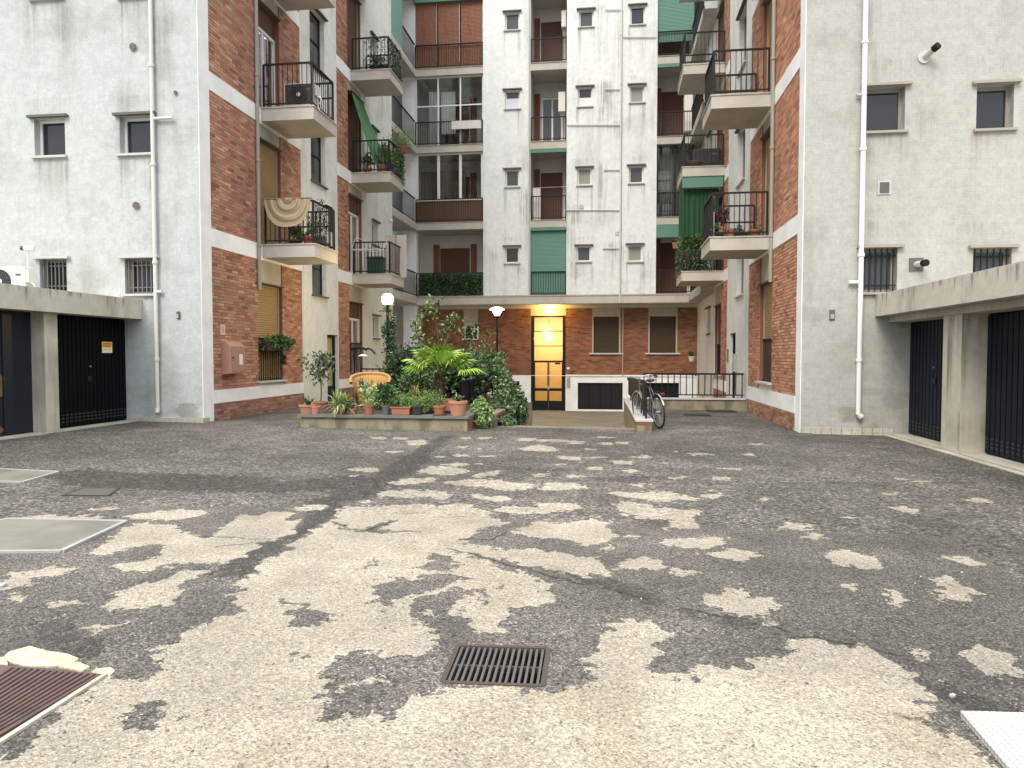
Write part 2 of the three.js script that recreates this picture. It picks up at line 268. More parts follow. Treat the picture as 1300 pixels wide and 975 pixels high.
worn(6, [105, 65], [190, 22], [260, 50], [400, 70], [350, 90], [340, 132], [240, 128], [160, 100]); worn(6, [285, 152], [340, 140], [390, 158], [340, 170]); worn(6, [955, 55], [1010, 8], [1080, 20], [1140, 45], [1060, 70]); worn(6, [770, 70], [810, 25], [860, 80], [800, 85]);
worn(6, [1060, 245], [1150, 240], [1220, 270], [1260, 310], [1300, 320], [1250, 350], [1180, 350], [1120, 305], [1080, 290]); worn(6, [860, 268], [930, 265], [975, 282], [920, 292]); fillPoly(wear, blob(6, 1290, 272, 26, 10), 1); fillPoly(wear, blob(6, 280, 185, 26, 6), 1);
// islands and tongues of the top layer left in the worn area
kept(3, [-60, 420], [-35, 330], [0, 270], [120, 255], [250, 268], [330, 240], [318, 205], [370, 185], [270, 150], [248, 90], [300, 50], [430, 18], [555, 42], [400, 72], [500, 150], [525, 178], [600, 202], [640, 190], [630, 140], [680, 85], [780, 75], [855, 80], [790, 45], [778, 20], [810, -10], [930, -10], [1170, 55], [1190, 95], [1100, 130], [1052, 125], [1035, 180], [930, 212], [972, 282], [900, 350], [922, 398], [780, 392], [385, 388], [350, 432], [250, 478], [150, 505], [0, 525], [-60, 500]);
worn(3, [0, 372], [60, 365], [210, 380], [100, 395], [0, 400]); worn(3, [285, 125], [330, 108], [385, 118], [330, 134]); worn(3, [100, 345], [140, 340], [150, 350], [110, 352]);
kept(3, [120, 90], [150, 30], [100, 0], [230, 0], [260, 60], [200, 85], [170, 100]); kept(3, [510, 85], [530, 22], [560, 30], [530, 75]);
kept(2, [1075, 150], [1090, 110], [1140, 85], [1200, 110], [1290, 120], [1230, 135], [1180, 140], [1140, 170]); kept(2, [425, 520], [450, 480], [520, 460], [600, 470], [660, 490], [620, 525], [500, 535]); kept(2, [1075, 285], [1110, 262], [1140, 270], [1120, 292]);
kept(2, [1020, 70], [1060, 62], [1180, 70], [1170, 84], [1080, 84]); kept(2, [1215, 570], [1260, 545], [1310, 545], [1270, 560]);
kept(4, [360, 575], [400, 530], [380, 515], [440, 520], [510, 560], [500, 580], [430, 585]); kept(4, [240, 580], [340, 612], [430, 600], [480, 590], [550, 605], [420, 640], [330, 660], [300, 680], [200, 680], [190, 630], [290, 625]); kept(4, [165, 575], [205, 530], [225, 535], [195, 570]);
kept(4, [470, 500], [560, 525], [640, 545], [740, 570], [830, 595], [900, 620], [1200, 680], [1150, 690], [850, 635], [700, 575], [600, 545], [490, 520]); kept(4, [590, 585], [650, 595], [690, 598], [640, 600]); kept(4, [655, 630], [675, 620], [685, 638], [665, 645]);
kept(4, [60, 400], [120, 425], [200, 430], [390, 438], [380, 445], [200, 440], [100, 430]); kept(4, [180, 430], [250, 400], [280, 402], [210, 432]); kept(4, [560, 440], [620, 420], [700, 420], [640, 440]);
kept(6, [0, 350], [40, 335], [80, 358], [60, 372], [0, 378]); kept(6, [490, 385], [520, 376], [532, 388], [510, 398]); kept(6, [825, 512], [900, 512], [880, 522], [835, 520]); kept(6, [0, 510], [30, 520], [35, 538], [0, 530]); kept(4, [320, 470], [350, 470], [345, 478]);
// darker tarred seams and joints in the top layer
const seam = (t, ...pts) => fillPoly(tar, traced(t, pts), 1);
seam(4, [470, 95], [500, 95], [400, 200], [300, 255], [200, 310], [60, 375], [0, 410], [-200, 560], [-260, 610], [-330, 600], [-160, 480], [-40, 360], [120, 270], [280, 200], [380, 140]);
seam(4, [0, 300], [-600, 290], [-1100, 240], [-1100, 215], [-500, 230], [0, 250], [150, 235], [180, 260]); seam(4, [1000, 245], [1100, 240], [1260, 255], [1150, 268], [1010, 260]);
seam(4, [830, 595], [1000, 625], [1250, 690], [1240, 720], [1100, 690], [900, 640]); seam(6, [0, 85], [150, 115], [300, 140], [420, 165], [400, 185], [250, 160], [0, 125]); seam(6, [400, 202], [560, 208], [720, 240], [850, 275], [950, 285], [900, 292], [740, 262], [560, 222]);
seam(2, [0, 170], [200, 200], [340, 240], [340, 320], [200, 290], [0, 250]); seam(6, [860, 375], [1300, 460], [1300, 500], [1040, 490], [990, 455]);
const crack = new Float32Array(MW * MH);
for (const [t, ...p] of [[4, [60, 402], [130, 428], [250, 432], [390, 441]], [4, [470, 498], [560, 522], [640, 545], [740, 570], [840, 598], [1000, 632], [1200, 685]], [6, [0, 92], [150, 124], [330, 152], [420, 186]], [6, [400, 205], [560, 214], [720, 246], [850, 278], [960, 290]], [4, [180, 432], [280, 402]], [4, [540, 460], [620, 468], [700, 440]], [4, [520, 470], [560, 462], [610, 466]], [1, [700, 476], [830, 480], [1020, 486]], [1, [790, 516], [900, 505], [960, 498]], [5, [0, 265], [300, 268], [700, 262], [1200, 262]], [6, [820, 514], [930, 516]]]) { const q = traced(t, p); for (let i = 0; i + 1 < q.length; i++) { const [a, b] = [q[i], q[i + 1]], L = Math.hypot(b[0] - a[0], b[1] - a[1]), w = 0.011, nx = (b[1] - a[1]) / L * w, nd = -(b[0] - a[0]) / L * w; fillPoly(crack, [[a[0] + nx, a[1] + nd], [b[0] + nx, b[1] + nd], [b[0] - nx, b[1] - nd], [a[0] - nx, a[1] - nd]], 1); } }
function soft(buf, r) { const t = new Float32Array(buf.length); for (let pass = 0; pass < 2; pass++) { for (let j = 0; j < MH; j++) { let s = 0; for (let i = -r; i < MW; i++) { if (i + r < MW) s += buf[j * MW + i + r]; if (i - r - 1 >= 0) s -= buf[j * MW + i - r - 1]; if (i >= 0) t[j * MW + i] = s / (2 * r + 1); } } for (let i = 0; i < MW; i++) { let s = 0; for (let j = -r; j < MH; j++) { if (j + r < MH) s += t[(j + r) * MW + i]; if (j - r - 1 >= 0) s -= t[(j - r - 1) * MW + i]; if (j >= 0) buf[j * MW + i] = s / (2 * r + 1); } } } }
const wide = wear.slice(); soft(wear, 1); soft(crack, 1); soft(wide, 6); soft(tar, 8);
const look = (buf, x, d) => { const u = clamp((x - GX0) / (GX1 - GX0) * MW - 0.5, 0, MW - 1.01), v = clamp((d - GD0) / (GD1 - GD0) * MH - 0.5, 0, MH - 1.01), i = Math.floor(u), j = Math.floor(v), a = u - i, b = v - j, k = j * MW + i; return lerp(lerp(buf[k], buf[k + 1], a), lerp(buf[k + MW], buf[k + MW + 1], a), b); };
function asphalt(x, d, cell, fleck = 0.5) {                               // colour of the paving at a place: stones of two layers, wear, tar, dust
  const n9 = vnoise(x * 9, d * 9, 71) - 0.5, n9b = vnoise(x * 9 + 50, d * 9, 72) - 0.5, n34 = vnoise(x * 34, d * 30, 73) - 0.5, n34b = vnoise(x * 34, d * 30 + 9, 74) - 0.5;
  const n18 = vnoise(x * 18 + 11, d * 18, 75) - 0.5, n18b = vnoise(x * 18, d * 18 + 31, 76) - 0.5, wx = x + 0.10 * n9 + 0.07 * n18 + 0.04 * n34, wd = d + 0.12 * n9b + 0.08 * n18b + 0.05 * n34b;
  const g1 = vnoise(x / cell, d / cell, 81), g2 = vnoise(x / (cell * 2.1), d / (cell * 2.1), 82), g3 = vnoise(x * 23 + 4, d * 17, 84) - 0.5, g4 = vnoise(x * 60, d * 48, 86) - 0.5;
  const n4 = vnoise(x * 4.2 + 3, d * 3.4, 77) - 0.5, w = 0.64 * look(wear, wx, wd) + 0.36 * look(wide, wx, wd) + 0.10 * n9 + 0.16 * n4 + 0.42 * g3 + 0.44 * g4 + 0.62 * (g1 - 0.5), pale = sstep(0.43, 0.60, w);
  const big = fbm(x * 0.55 + 7, d * 0.55, 90, 4), mid = fbm(x * 2.6, d * 2.6, 95, 3);
  let k = 0.061 * (0.45 + 1.1 * big) * (0.72 + 0.56 * mid);
  k *= 0.30 + 1.35 * g2; if (g1 > 0.62) k += (g1 - 0.62) * 0.62 * (0.25 + 1.3 * mid) * (0.5 + big);
  const t = look(tar, x + 0.25 * (vnoise(x * 2, d * 2, 97) - 0.5), d + 0.4 * (vnoise(x * 2, d * 2, 98) - 0.5)); k *= 1 - 0.5 * sstep(0.28, 0.62, t + 0.55 * g3 + 0.45 * n4 + 0.35 * g4) * (0.6 + 0.8 * mid);
  let q = 0.30 * (0.76 + 0.48 * mid) * (0.80 + 0.4 * big); q *= 0.74 + 0.52 * g2; if (g1 < 0.30) q *= 0.16 + g1 * 2.6; else if (g1 > 0.72) q *= 1.25;
  const stain = sstep(0.62, 0.8, fbm(x * 1.7 + 30, d * 1.7, 99, 3)) * 0.25;
  const fl = 0.78 + 0.44 * fleck, light = [q * fl * (1 - 0.5 * stain), q * fl * (0.885 - 0.55 * stain), q * fl * (0.685 - 0.55 * stain)]; k *= 0.66 + 0.68 * fleck;
  const ck = look(crack, x + 0.03 * n9 + 0.02 * n18, d + 0.05 * n9b + 0.03 * n18b), cr = 1 - 0.75 * sstep(0.25, 0.7, ck + 0.3 * g4);
  k *= cr; light[0] *= cr; light[1] *= cr; light[2] *= cr;
  return mixc([k * 1.12, k * 0.995, k * 0.86], light, pale);
}
console.log('ground textures');
const NX0 = -4.2, NX1 = 2.6, ND0 = 1.9, ND1 = 6.1;
const farTex = tex(2048, 2048, (u, v, i, j) => asphalt(lerp(GX0, GX1, u), lerp(GD0, GD1, v), 0.014, hash(i, j, 5)));
farTex.wrapS = farTex.wrapT = THREE.MirroredRepeatWrapping;
const nearTex = tex(2048, 2048, (u, v, i, j) => asphalt(lerp(NX0, NX1, u), lerp(ND0, ND1, v), 0.0056, hash(i, j >> 1, 6)));
nearTex.wrapS = nearTex.wrapT = THREE.ClampToEdgeWrapping;
const stoneBump = tex(1024, 1024, (u, v) => 0.6 * vnoise(u * 170, v * 170, 61, 170) + 0.4 * vnoise(u * 80, v * 80, 62, 80), false);
function sheetG(outline, holes, x0, x1, d0, d1, h = (x) => gy(x)) {
  const sh = new THREE.Shape(outline.map((p) => new THREE.Vector2(...p))); for (const q of holes) sh.holes.push(new THREE.Path(q.map((p) => new THREE.Vector2(...p))));
  const g = new THREE.ShapeGeometry(sh), p = g.attributes.position, n = g.attributes.normal, uv = g.attributes.uv;
  for (let i = 0; i < p.count; i++) { const x = p.getX(i), d = p.getY(i); uv.setXY(i, (x - x0) / (x1 - x0), (d - d0) / (d1 - d0)); p.setXYZ(i, x, h(x, d), -d); n.setXYZ(i, 0, 1, 0); }
  return g;
}
const bumpOf = (sx, sd) => { const t = stoneBump.clone(); t.repeat.set(sx, sd); t.needsUpdate = true; return t; };
const drain = [[-0.70, 2.99], [-0.715, 3.385], [-0.285, 3.42], [-0.275, 3.02]];
struct('courtyard_ground', sheetG([[-30, -25], [25, -25], [25, 14], [3.7, 14], [3.7, 19.8], [0.6, 19.8], [0.6, 14], [-2.3, 14], [-2.3, 21.5], [-8.2, 21.5], [-8.2, 14], [-30, 14]], [[[NX0, ND0], [NX1, ND0], [NX1, ND1], [NX0, ND1]]], GX0, GX1, GD0, GD1), new THREE.MeshStandardMaterial({ map: farTex, roughness: 0.92, bumpMap: bumpOf(18, 22), bumpScale: 0.006 }));
struct('courtyard_ground', sheetG([[NX0, ND0], [NX1, ND0], [NX1, ND1], [NX0, ND1]], [drain], NX0, NX1, ND0, ND1), new THREE.MeshStandardMaterial({ map: nearTex, roughness: 0.92, bumpMap: bumpOf(6.8, 4.2), bumpScale: 0.006 }));
M.pathway = tint(per(tex(512, 512, (u, v) => { const k = 0.6 + 0.6 * fbm(u * 7, v * 7, 41, 5, 7); return [k, k * 0.92, k * 0.76]; }), 3), 0.20, 0.19, 0.165, 0.85, 0.004);
{ // the ramp that falls to the entrance, and the sunken yard along the back building
  const g = new THREE.PlaneGeometry(1, 1, 4, 12), p = g.attributes.position, uv = g.attributes.uv;
  for (let i = 0; i < p.count; i++) { const x = lerp(-2.3, 0.6, p.getX(i) + 0.5), t = p.getY(i) + 0.5, d = lerp(14, 20.4, t); p.setXYZ(i, x, lerp(gy(x), -0.9, t * t * (3 - 2 * t)), -d); uv.setXY(i, x, d); }
  g.computeVertexNormals(); struct('ramp', g, M.pathway);
  struct('sunken_yard_ground', merge([sheetG([[-8.2, 20.4], [3.7, 20.4], [3.7, 31], [-8.2, 31]], [], 0, 1, 0, 1, () => -0.9), sheetG([[0.6, 19.8], [3.7, 19.8], [3.7, 20.4], [0.6, 20.4]], [], 0, 1, 0, 1, () => -0.9)]), M.pathway);
  struct('retaining_wall', [dbox(-8.2, -2.3, -1, gy(-5) - 0.03, 21.44, 21.6), dbox(-2.36, -2.3, -1, 0.0, 19, 21.44)], M.concrete);
}

// ---------- building blocks ----------
const brickUnit = new THREE.BoxGeometry(1, 1, 1);
M.brickFlat = tint(speckTex, 0.21, 0.085, 0.05, 0.9);
function brickWall(pl, parent, s0, s1, y0, y1, holes, tone, back = 0.3, n = 0, name = 'brick_panel') {
  if (s0 > s1) [s0, s1] = [s1, s0];
  const wall = obj(name, panelG(pl, s0, s1, y0, y1, holes, n - back, n - 0.010), M.mortar, parent);
  const ms = [], cs = [], H = 0.055, J = 0.011, L = 0.235, m = new THREE.Matrix4(), c = new THREE.Color();
  for (let r = 0, y = y0 + J / 2; y + H * 0.5 < y1; r++, y += H + J) {
    const yt = Math.min(y + H, y1 - 0.002);
    for (let s = s0 - (r % 2) * (L + J) / 2 - 0.03 * hash(r, 3, 5); s < s1; s += L + J) {
      let pieces = [[Math.max(s, s0 + 0.002), Math.min(s + L, s1 - 0.002)]];
      for (const [a, b, e, f] of holes) {
        const lo = Math.min(a, b), hi = Math.max(a, b);
        if (yt > e && y < f) pieces = pieces.flatMap(([p, q]) => q <= lo || p >= hi ? [[p, q]] : [[p, Math.min(q, lo - 0.003)], [Math.max(p, hi + 0.003), q]].filter(([x, z]) => z - x > 0.025));
      }
      for (const [p, q] of pieces) if (q - p > 0.02) {
        const out = 0.0035 * (rnd() - 0.5), x = rnd(), w = rnd();
        m.makeScale(q - p, yt - y, 0.02).setPosition((p + q) / 2, (y + yt) / 2, n - 0.008 + out); ms.push(pl.M.clone().multiply(m));
        const k = (0.74 + 0.5 * w) * (0.88 + 0.24 * vnoise(s * 1.3 + pl.at * 7, y * 1.3, 55)), t = x < 0.12 ? [0.72, 0.68, 0.66] : x > 0.9 ? [1.12, 1.25, 1.3] : [1, 1, 1];
        c.setRGB(tone[0] * k * t[0], tone[1] * k * t[1] * (0.85 + 0.3 * x), tone[2] * k * t[2]); cs.push(c.clone());
      }
    }
  }
  const im = new THREE.InstancedMesh(brickUnit, M.brick, ms.length); im.name = 'bricks'; im.castShadow = im.receiveShadow = true;
  ms.forEach((q, i) => { im.setMatrixAt(i, q); im.setColorAt(i, cs[i]); }); im.userData.kind = 'stuff'; wall.add(im);
  return wall;
}
function windowAt(pl, parent, [s0, s1, y0, y1], o = {}) {
  const w = part(o.name ?? 'window', parent, o.label), d = o.depth ?? 0.14, t = o.t ?? 0.05, f = o.frame ?? M.frameWhite, b = (...a) => pl.box(...a);
  if (s0 > s1) [s0, s1] = [s1, s0];
  obj('frame', [b(s0, s0 + t, y0, y1, -d - 0.06, -d), b(s1 - t, s1, y0, y1, -d - 0.06, -d), b(s0 + t, s1 - t, y0, y0 + t, -d - 0.06, -d), b(s0 + t, s1 - t, y1 - t, y1, -d - 0.06, -d), ...(o.mullions ?? []).map((k) => { const s = lerp(s0, s1, k); return b(s - t * 0.4, s + t * 0.4, y0 + t, y1 - t, -d - 0.05, -d - 0.002); })], f, w);
  if (o.transom) obj('transom', o.transom.map((k) => { const y = lerp(y0, y1, k); return b(s0 + t, s1 - t, y - t * 0.35, y + t * 0.35, -d - 0.05, -d + 0.004); }), f, w);
  const split = o.split;
  if (split) { const ym = lerp(y0 + t, y1 - t, split[0]); obj('pane', b(s0 + t, s1 - t, ym, y1 - t, -d - 0.04, -d - 0.03), o.pane ?? M.glass, w); obj('pane', b(s0 + t, s1 - t, y0 + t, ym, -d - 0.04, -d - 0.03), split[1], w); }
  else obj('pane', b(s0 + t, s1 - t, y0 + t, y1 - t, -d - 0.04, -d - 0.03), o.pane ?? M.glass, w);
  if (o.sill !== false) obj('sill', b(s0 - 0.05, s1 + 0.05, y0 - 0.045, y0 - 0.002, -d, 0.07), o.sillM ?? M.sill, w);
  if (o.hood !== false) obj('hood', b(s0 - 0.09, s1 + 0.09, y1 + 0.002, y1 + 0.05, -0.02, 0.10), o.hoodM ?? M.sillDark, w);
  if (o.grille) {
        for (let i = 0; i < o.grille; i++) { const s = lerp(s0, s1, (i + 0.5) / o.grille); obj('grille_bar', b(s - 0.009, s + 0.009, y0, y1, -0.07, -0.052), o.grilleM ?? M.steelDull, w); }
    for (const y of [y0 + 0.12, y1 - 0.14]) obj('grille_rail', b(s0, s1, y, y + 0.02, -0.085, -0.071), o.grilleM ?? M.steelDull, w);
  }
  return w;
}
M.steelDull = mat(0.2, 0.19, 0.18, 0.5, { metalness: 0.4 });
function shutterG(pl, s0, s1, y0, y1, n) {                   // roller shutter: one slat above another, each rounded
  if (s0 > s1) [s0, s1] = [s1, s0];
  const pts = []; for (let y = y0; y < y1 - 0.001; y += 0.052) { const h = Math.min(0.052, y1 - y); pts.push([n - 0.010, y], [n + 0.004, y + 0.2 * h], [n + 0.005, y + 0.75 * h], [n - 0.010, y + 0.96 * h]); }
  const sh = new THREE.Shape([[n - 0.03, y0], ...pts, [n - 0.03, y1]].map((p) => new THREE.Vector2(p[0], p[1])));
  const g = new THREE.ExtrudeGeometry(sh, { depth: s1 - s0, bevelEnabled: false });   // shape x = n, y = y; extrude along s
  return g.applyMatrix4(new THREE.Matrix4().makeBasis(V(0, 0, 1), V(0, 1, 0), V(-1, 0, 0)).setPosition(s1, 0, 0)).applyMatrix4(pl.M);
}
const balusterG = new THREE.BoxGeometry(0.014, 1, 0.014);
function railing(parent, pts, y, o = {}) {                   // pts: corners seen from above (x, d)
  const h = o.h ?? 0.98, m = o.m ?? M.iron, gap = o.gap ?? 0.115, Q = pts.map(([x, d]) => [x, d]), low = y + (o.low ?? 0.09), top = y + h;
  const seg = Q.slice(1).map((q, i) => [P3(Q[i][0], 0, Q[i][1]), P3(q[0], 0, q[1])]), at = (p, yy) => V(p.x, yy, p.z);
  obj('top_rail', seg.map(([a, b]) => bar(at(a, top), at(b, top), 0.05, 0.035)), m, parent);
  obj('bottom_rail', seg.map(([a, b]) => bar(at(a, low), at(b, low), 0.03, 0.03)), m, parent);
  if (o.mid) obj('middle_rail', seg.filter((_, i) => !o.midOn || o.midOn.includes(i)).map(([a, b]) => bar(at(a, y + o.mid), at(b, y + o.mid), 0.035, 0.035)), m, parent);
  if (o.posts !== false) for (const [i, q] of Q.entries()) if (!o.skip?.includes(i)) obj('post', bar(P3(q[0], y - (o.drop ?? 0.18), q[1]), P3(q[0], top, q[1]), 0.04), m, parent);
  const all = [];
  for (const [a, b] of seg) {
    const L = a.distanceTo(b), n = Math.max(1, Math.round(L / gap));
    for (let i = 1; i < n; i++) {
      const p = a.clone().lerp(b, i / n), hh = top - low - 0.03;
      if (o.joined) { all.push(new THREE.BoxGeometry(0.014, hh, 0.014).translate(p.x, low + hh / 2 + 0.015, p.z)); continue; }
      const k = obj('baluster', balusterG, m, parent); k.position.set(p.x, low + hh / 2 + 0.015, p.z); k.scale.y = hh;
    }
  }
  if (all.length) stuff(obj('balusters', all, m, parent));
}
function balcony(pl, parent, d0, d1, y, proj, o = {}) {      // slab, coping and railing on a wing
  const sg = pl.kind === 'L' ? 1 : -1, b = part('balcony', parent, o.label), S = (d) => sg * d, X = (n) => pl.at + (pl.kind === 'L' ? n : -n);
  obj('slab', pl.box(S(d0), S(d1), y - 0.30, y - 0.025, 0.012, proj), M.slabEdge, b);
  obj('coping', pl.box(S(d0 - 0.02), S(d1 + 0.02), y - 0.024, y + 0.008, 0.012, proj + 0.025), M.concrete, b);
  railing(b, [[X(0.06), d0 + 0.06], [X(proj - 0.06), d0 + 0.06], [X(proj - 0.06), d1 - 0.06], [X(0.06), d1 - 0.06]], y, { mid: 0.62, midOn: [2], ...o });
  return b;
}
function bay(pl, parent, d0, d1, y0, y1, kind, n = -0.11) {  // what fills one opening of a wing
  const S = (d) => (pl.kind === 'L' ? d : -d);
  if (kind === 'tan' || kind === 'brown') { obj('shutter', shutterG(pl, S(d0 + 0.05), S(d1 - 0.05), y0, y1, n), kind === 'tan' ? M.shutterTan : M.shutterBrown, parent); obj('shutter_guide', pl.box(S(d0), S(d0 + 0.05), y0, y1, n - 0.03, n + 0.03), M.frameDull, parent); obj('shutter_guide', pl.box(S(d1 - 0.05), S(d1), y0, y1, n - 0.03, n + 0.03), M.frameDull, parent); }
  else if (kind === 'door') {
    const top = y1 - 0.5; obj('shutter', shutterG(pl, S(d0), S(d1), top, y1, n), M.shutterBrown, parent);
    windowAt(pl, parent, [S(d0), S(d1), y0, top], { name: 'french_window', depth: -n, t: 0.07, mullions: [0.5], sill: false, hood: false, pane: M.pane });
    obj('curtain', curtainG(pl, S(d0 + 0.03), S(d1 - 0.03), y0, top, n - 0.16), M.curtainRed, parent);
  }
  obj('recess', pl.box(S(d0), S(d1), y0 - 0.02, y1 + 0.1, -0.75, -0.7), M.soil, parent);
}
M.curtainRed = mat(0.10, 0.02, 0.02, 0.9, { side: THREE.DoubleSide });
M.curtainWhite = mat(0.6, 0.58, 0.55, 0.9, { side: THREE.DoubleSide });
function curtainG(pl, s0, s1, y0, y1, n, waves = 9, amp = 0.03) {
  const g = new THREE.PlaneGeometry(1, 1, waves * 6, 6), p = g.attributes.position;
  for (let i = 0; i < p.count; i++) { const u = p.getX(i) + 0.5, v = p.getY(i) + 0.5; p.setXYZ(i, lerp(s0, s1, u), lerp(y0, y1, v), n + amp * Math.sin(u * waves * 6.28 + 1.3 * Math.sin(u * 11)) * (1.1 - 0.4 * v)); }
  g.applyMatrix4(pl.M); g.computeVertexNormals(); return g;
}
const TOP = 19.4;
function wing(pl, parent, f1, segs, tone, o) {
  const S = (d) => (pl.kind === 'L' ? d : -d), FL = [0, 1, 2, 3, 4, 5].map((k) => k ? f1 + 3.1 * (k - 1) : 0.0), g0 = o.ground;
  for (const [kind, d0, d1, x] of segs) {
    const s0 = S(d0), s1 = S(d1), lo = Math.min(s0, s1), hi = Math.max(s0, s1);
    if (kind === 'strip') { obj('corner_strip', pl.box(lo, hi, -1, TOP, -0.002, 0.014), M.white, parent); continue; }
    if (kind === 'plaster') { obj('plaster_panel', panelG(pl, lo, hi, -1.2, TOP, x ?? [], -0.3, 0.008), M.plasterWing, parent); continue; }
    if (kind === 'brick') {
      brickWall(pl, parent, s0, s1, g0 - 0.6, o.base[0], [], [tone[0] * 0.8, tone[1] * 0.85, tone[2] * 0.9], 0.3, 0.03, 'brick_plinth');
      obj('base_band', pl.box(lo, hi, o.base[0], o.base[1], -0.3, 0.022), M.white, parent);
      for (let k = 0; k < 6; k++) {
        const a = k ? FL[k] : o.base[1], b = k < 5 ? FL[k + 1] - 0.36 : TOP;
        if (k < 4) brickWall(pl, parent, s0, s1, a, b, [], tone); else obj('brick_panel', pl.box(lo, hi, a, b, -0.3, 0), M.brickFlat, parent);
        if (k) obj('floor_band', pl.box(lo, hi, FL[k] - 0.36, FL[k], -0.3, 0.014), M.white, parent);
      }
      continue;
    }
    // a bay of tall openings, one above another
    for (let k = 0; k < 6; k++) {
      const y0 = k ? FL[k] : x.sill, y1 = k ? FL[k] + 2.42 : 3.08, ceil = k < 5 ? FL[k + 1] - 0.36 : TOP;
      obj('lintel', pl.box(lo, hi, y1, ceil, -0.3, -0.03), M.beige, parent);
      for (const [a, b] of [[lo + 0.001, lo + 0.012], [hi - 0.012, hi - 0.001]]) obj('brick_jamb', pl.box(a, b, y0, y1 - 0.031, -0.10, -0.012), M.brickFlat, parent);
      obj('lintel_edge', pl.box(lo - 0.0, hi + 0.0, y1 - 0.03, y1 - 0.001, -0.28, 0.05), M.sillDark, parent);
      if (k) obj('floor_band', pl.box(lo, hi, FL[k] - 0.36, FL[k], -0.72, 0.011), M.white, parent);
      bay(pl, parent, d0 + 0.013, d1 - 0.013, y0, y1, x.fill[k] ?? 'brown');
      if (!k) {
        obj('base_band', pl.box(lo, hi, o.base[0], o.base[1], -0.3, 0.018), M.white, parent);
        obj('base_wall', pl.box(lo, hi, o.base[1], x.sill - 0.05, -0.3, -0.004), M.white, parent); brickWall(pl, parent, s0, s1, g0 - 0.6, o.base[0], [], [tone[0] * 0.8, tone[1] * 0.85, tone[2] * 0.9], 0.3, 0.03, 'brick_plinth');
        obj('window_sill', pl.box(lo - 0.05, hi + 0.05, x.sill - 0.048, x.sill - 0.004, -0.3, 0.09), M.sill, parent);
        const g = part('window_grille', parent);
        for (const y of [x.sill, x.sill + 0.96]) obj('grille_rail', pl.box(lo, hi, y, y + 0.035, -0.1, -0.07), M.iron, g);
        for (let i = 0; i < 11; i++) { const s = lerp(lo, hi, (i + 0.5) / 11); obj('grille_bar', pl.box(s - 0.008, s + 0.008, x.sill + 0.03, x.sill + 0.96, -0.094, -0.078), M.iron, g); }
      }
    }
  }
}
// downpipe with brackets
function downpipe(parent, pts, r, m = M.pipe, name = 'downpipe') {
  const p = obj(name, pts.slice(1).map((q, i) => rod(pts[i], q, r, r, 10)), m, parent);
  for (let i = 1; i < pts.length - 1; i++) obj('pipe_joint', new THREE.SphereGeometry(r * 1.25, 10, 8).translate(...pts[i].toArray()), m, p);
  const a = pts[0], b = pts[pts.length - 1];
  if (Math.abs(a.y - b.y) > 4) for (let y = Math.min(a.y, b.y) + 1; y < Math.max(a.y, b.y) && y < 15; y += 1.9) { const t = (y - a.y) / (b.y - a.y), q = a.clone().lerp(b, t); obj('pipe_collar', new THREE.CylinderGeometry(r * 1.35, r * 1.35, 0.06, 10).translate(q.x, y, q.z), m, p); }
  return p;
}
// weathered plaster of the back building and of the wings: grain, rain streaks under sills and pipes
function streaked(w, h, W, H, base, dirt, marks, s, o = {}) { // W x H metres; marks [x, top, width, length, strength]
  return tex(w, h, (u, v, i0, j0) => {
    const x = u * W, y = v * H, xs = x + 0.10 * (vnoise(x * 3, y * 1.5, s + 31) - 0.5); let k = 0;
    for (let i = 0; i < marks.length; i++) { const m = marks[i], dx = Math.abs(xs - m[0]) / m[2]; if (dx >= 1) continue; const dy = (m[1] - y) / m[3]; if (dy > 0 && dy < 1) k += m[4] * (1 - dx * dx) * (1 - dy) * Math.min(1, dy * 9) * (0.1 + 1.6 * sstep(0.25, 0.9, vnoise(x * 24, y * 0.8, s + 3))) * (0.5 + vnoise(x * 5, y * 4, s + 8)); }
    k += (o.rain ?? 0.4) * sstep(0.54, 0.85, fbm(x * 2.4, y * 0.35, s, 5)) + 0.28 * sstep(0.55, 0.8, fbm(x * 1.2, y * 1.4, s + 20, 4));
    if (o.splash && y < 0.8) k += 0.7 * sstep(0.48, 0.68, fbm(x * 2.3, y * 3.4, s + 40, 5)) * (y < 0.45 ? 1 : 0.4);
    let g = 0.90 + 0.2 * (fbm(x * 9, y * 9, s + 11, 4) - 0.5) + 0.12 * (hash(i0, j0, s) - 0.5);
    if (o.grid) { const gx = x / o.grid, gyy = y / o.grid, tx = Math.floor(gx), ty = Math.floor(gyy); g *= (gx - tx < 0.22 || gyy - ty < 0.22 ? 0.92 : 1.02) * (0.95 + 0.1 * hash(tx, ty, s + 1)); }
    return mixc(base, dirt, clamp(k, 0, 0.85)).map((c) => c * g);
  });
}
{ const t = streaked(1024, 1024, 6, 12, [0.72, 0.73, 0.69], [0.45, 0.44, 0.37], [[1, 11, 0.5, 3, 0.5], [3.2, 8, 0.5, 2, 0.5], [4.5, 5, 0.6, 2.4, 0.5]], 301); M.plasterWing = new THREE.MeshStandardMaterial({ map: per(t, 6, 12), roughness: 0.9, bumpMap: grainBump, bumpScale: 0.004 }); }

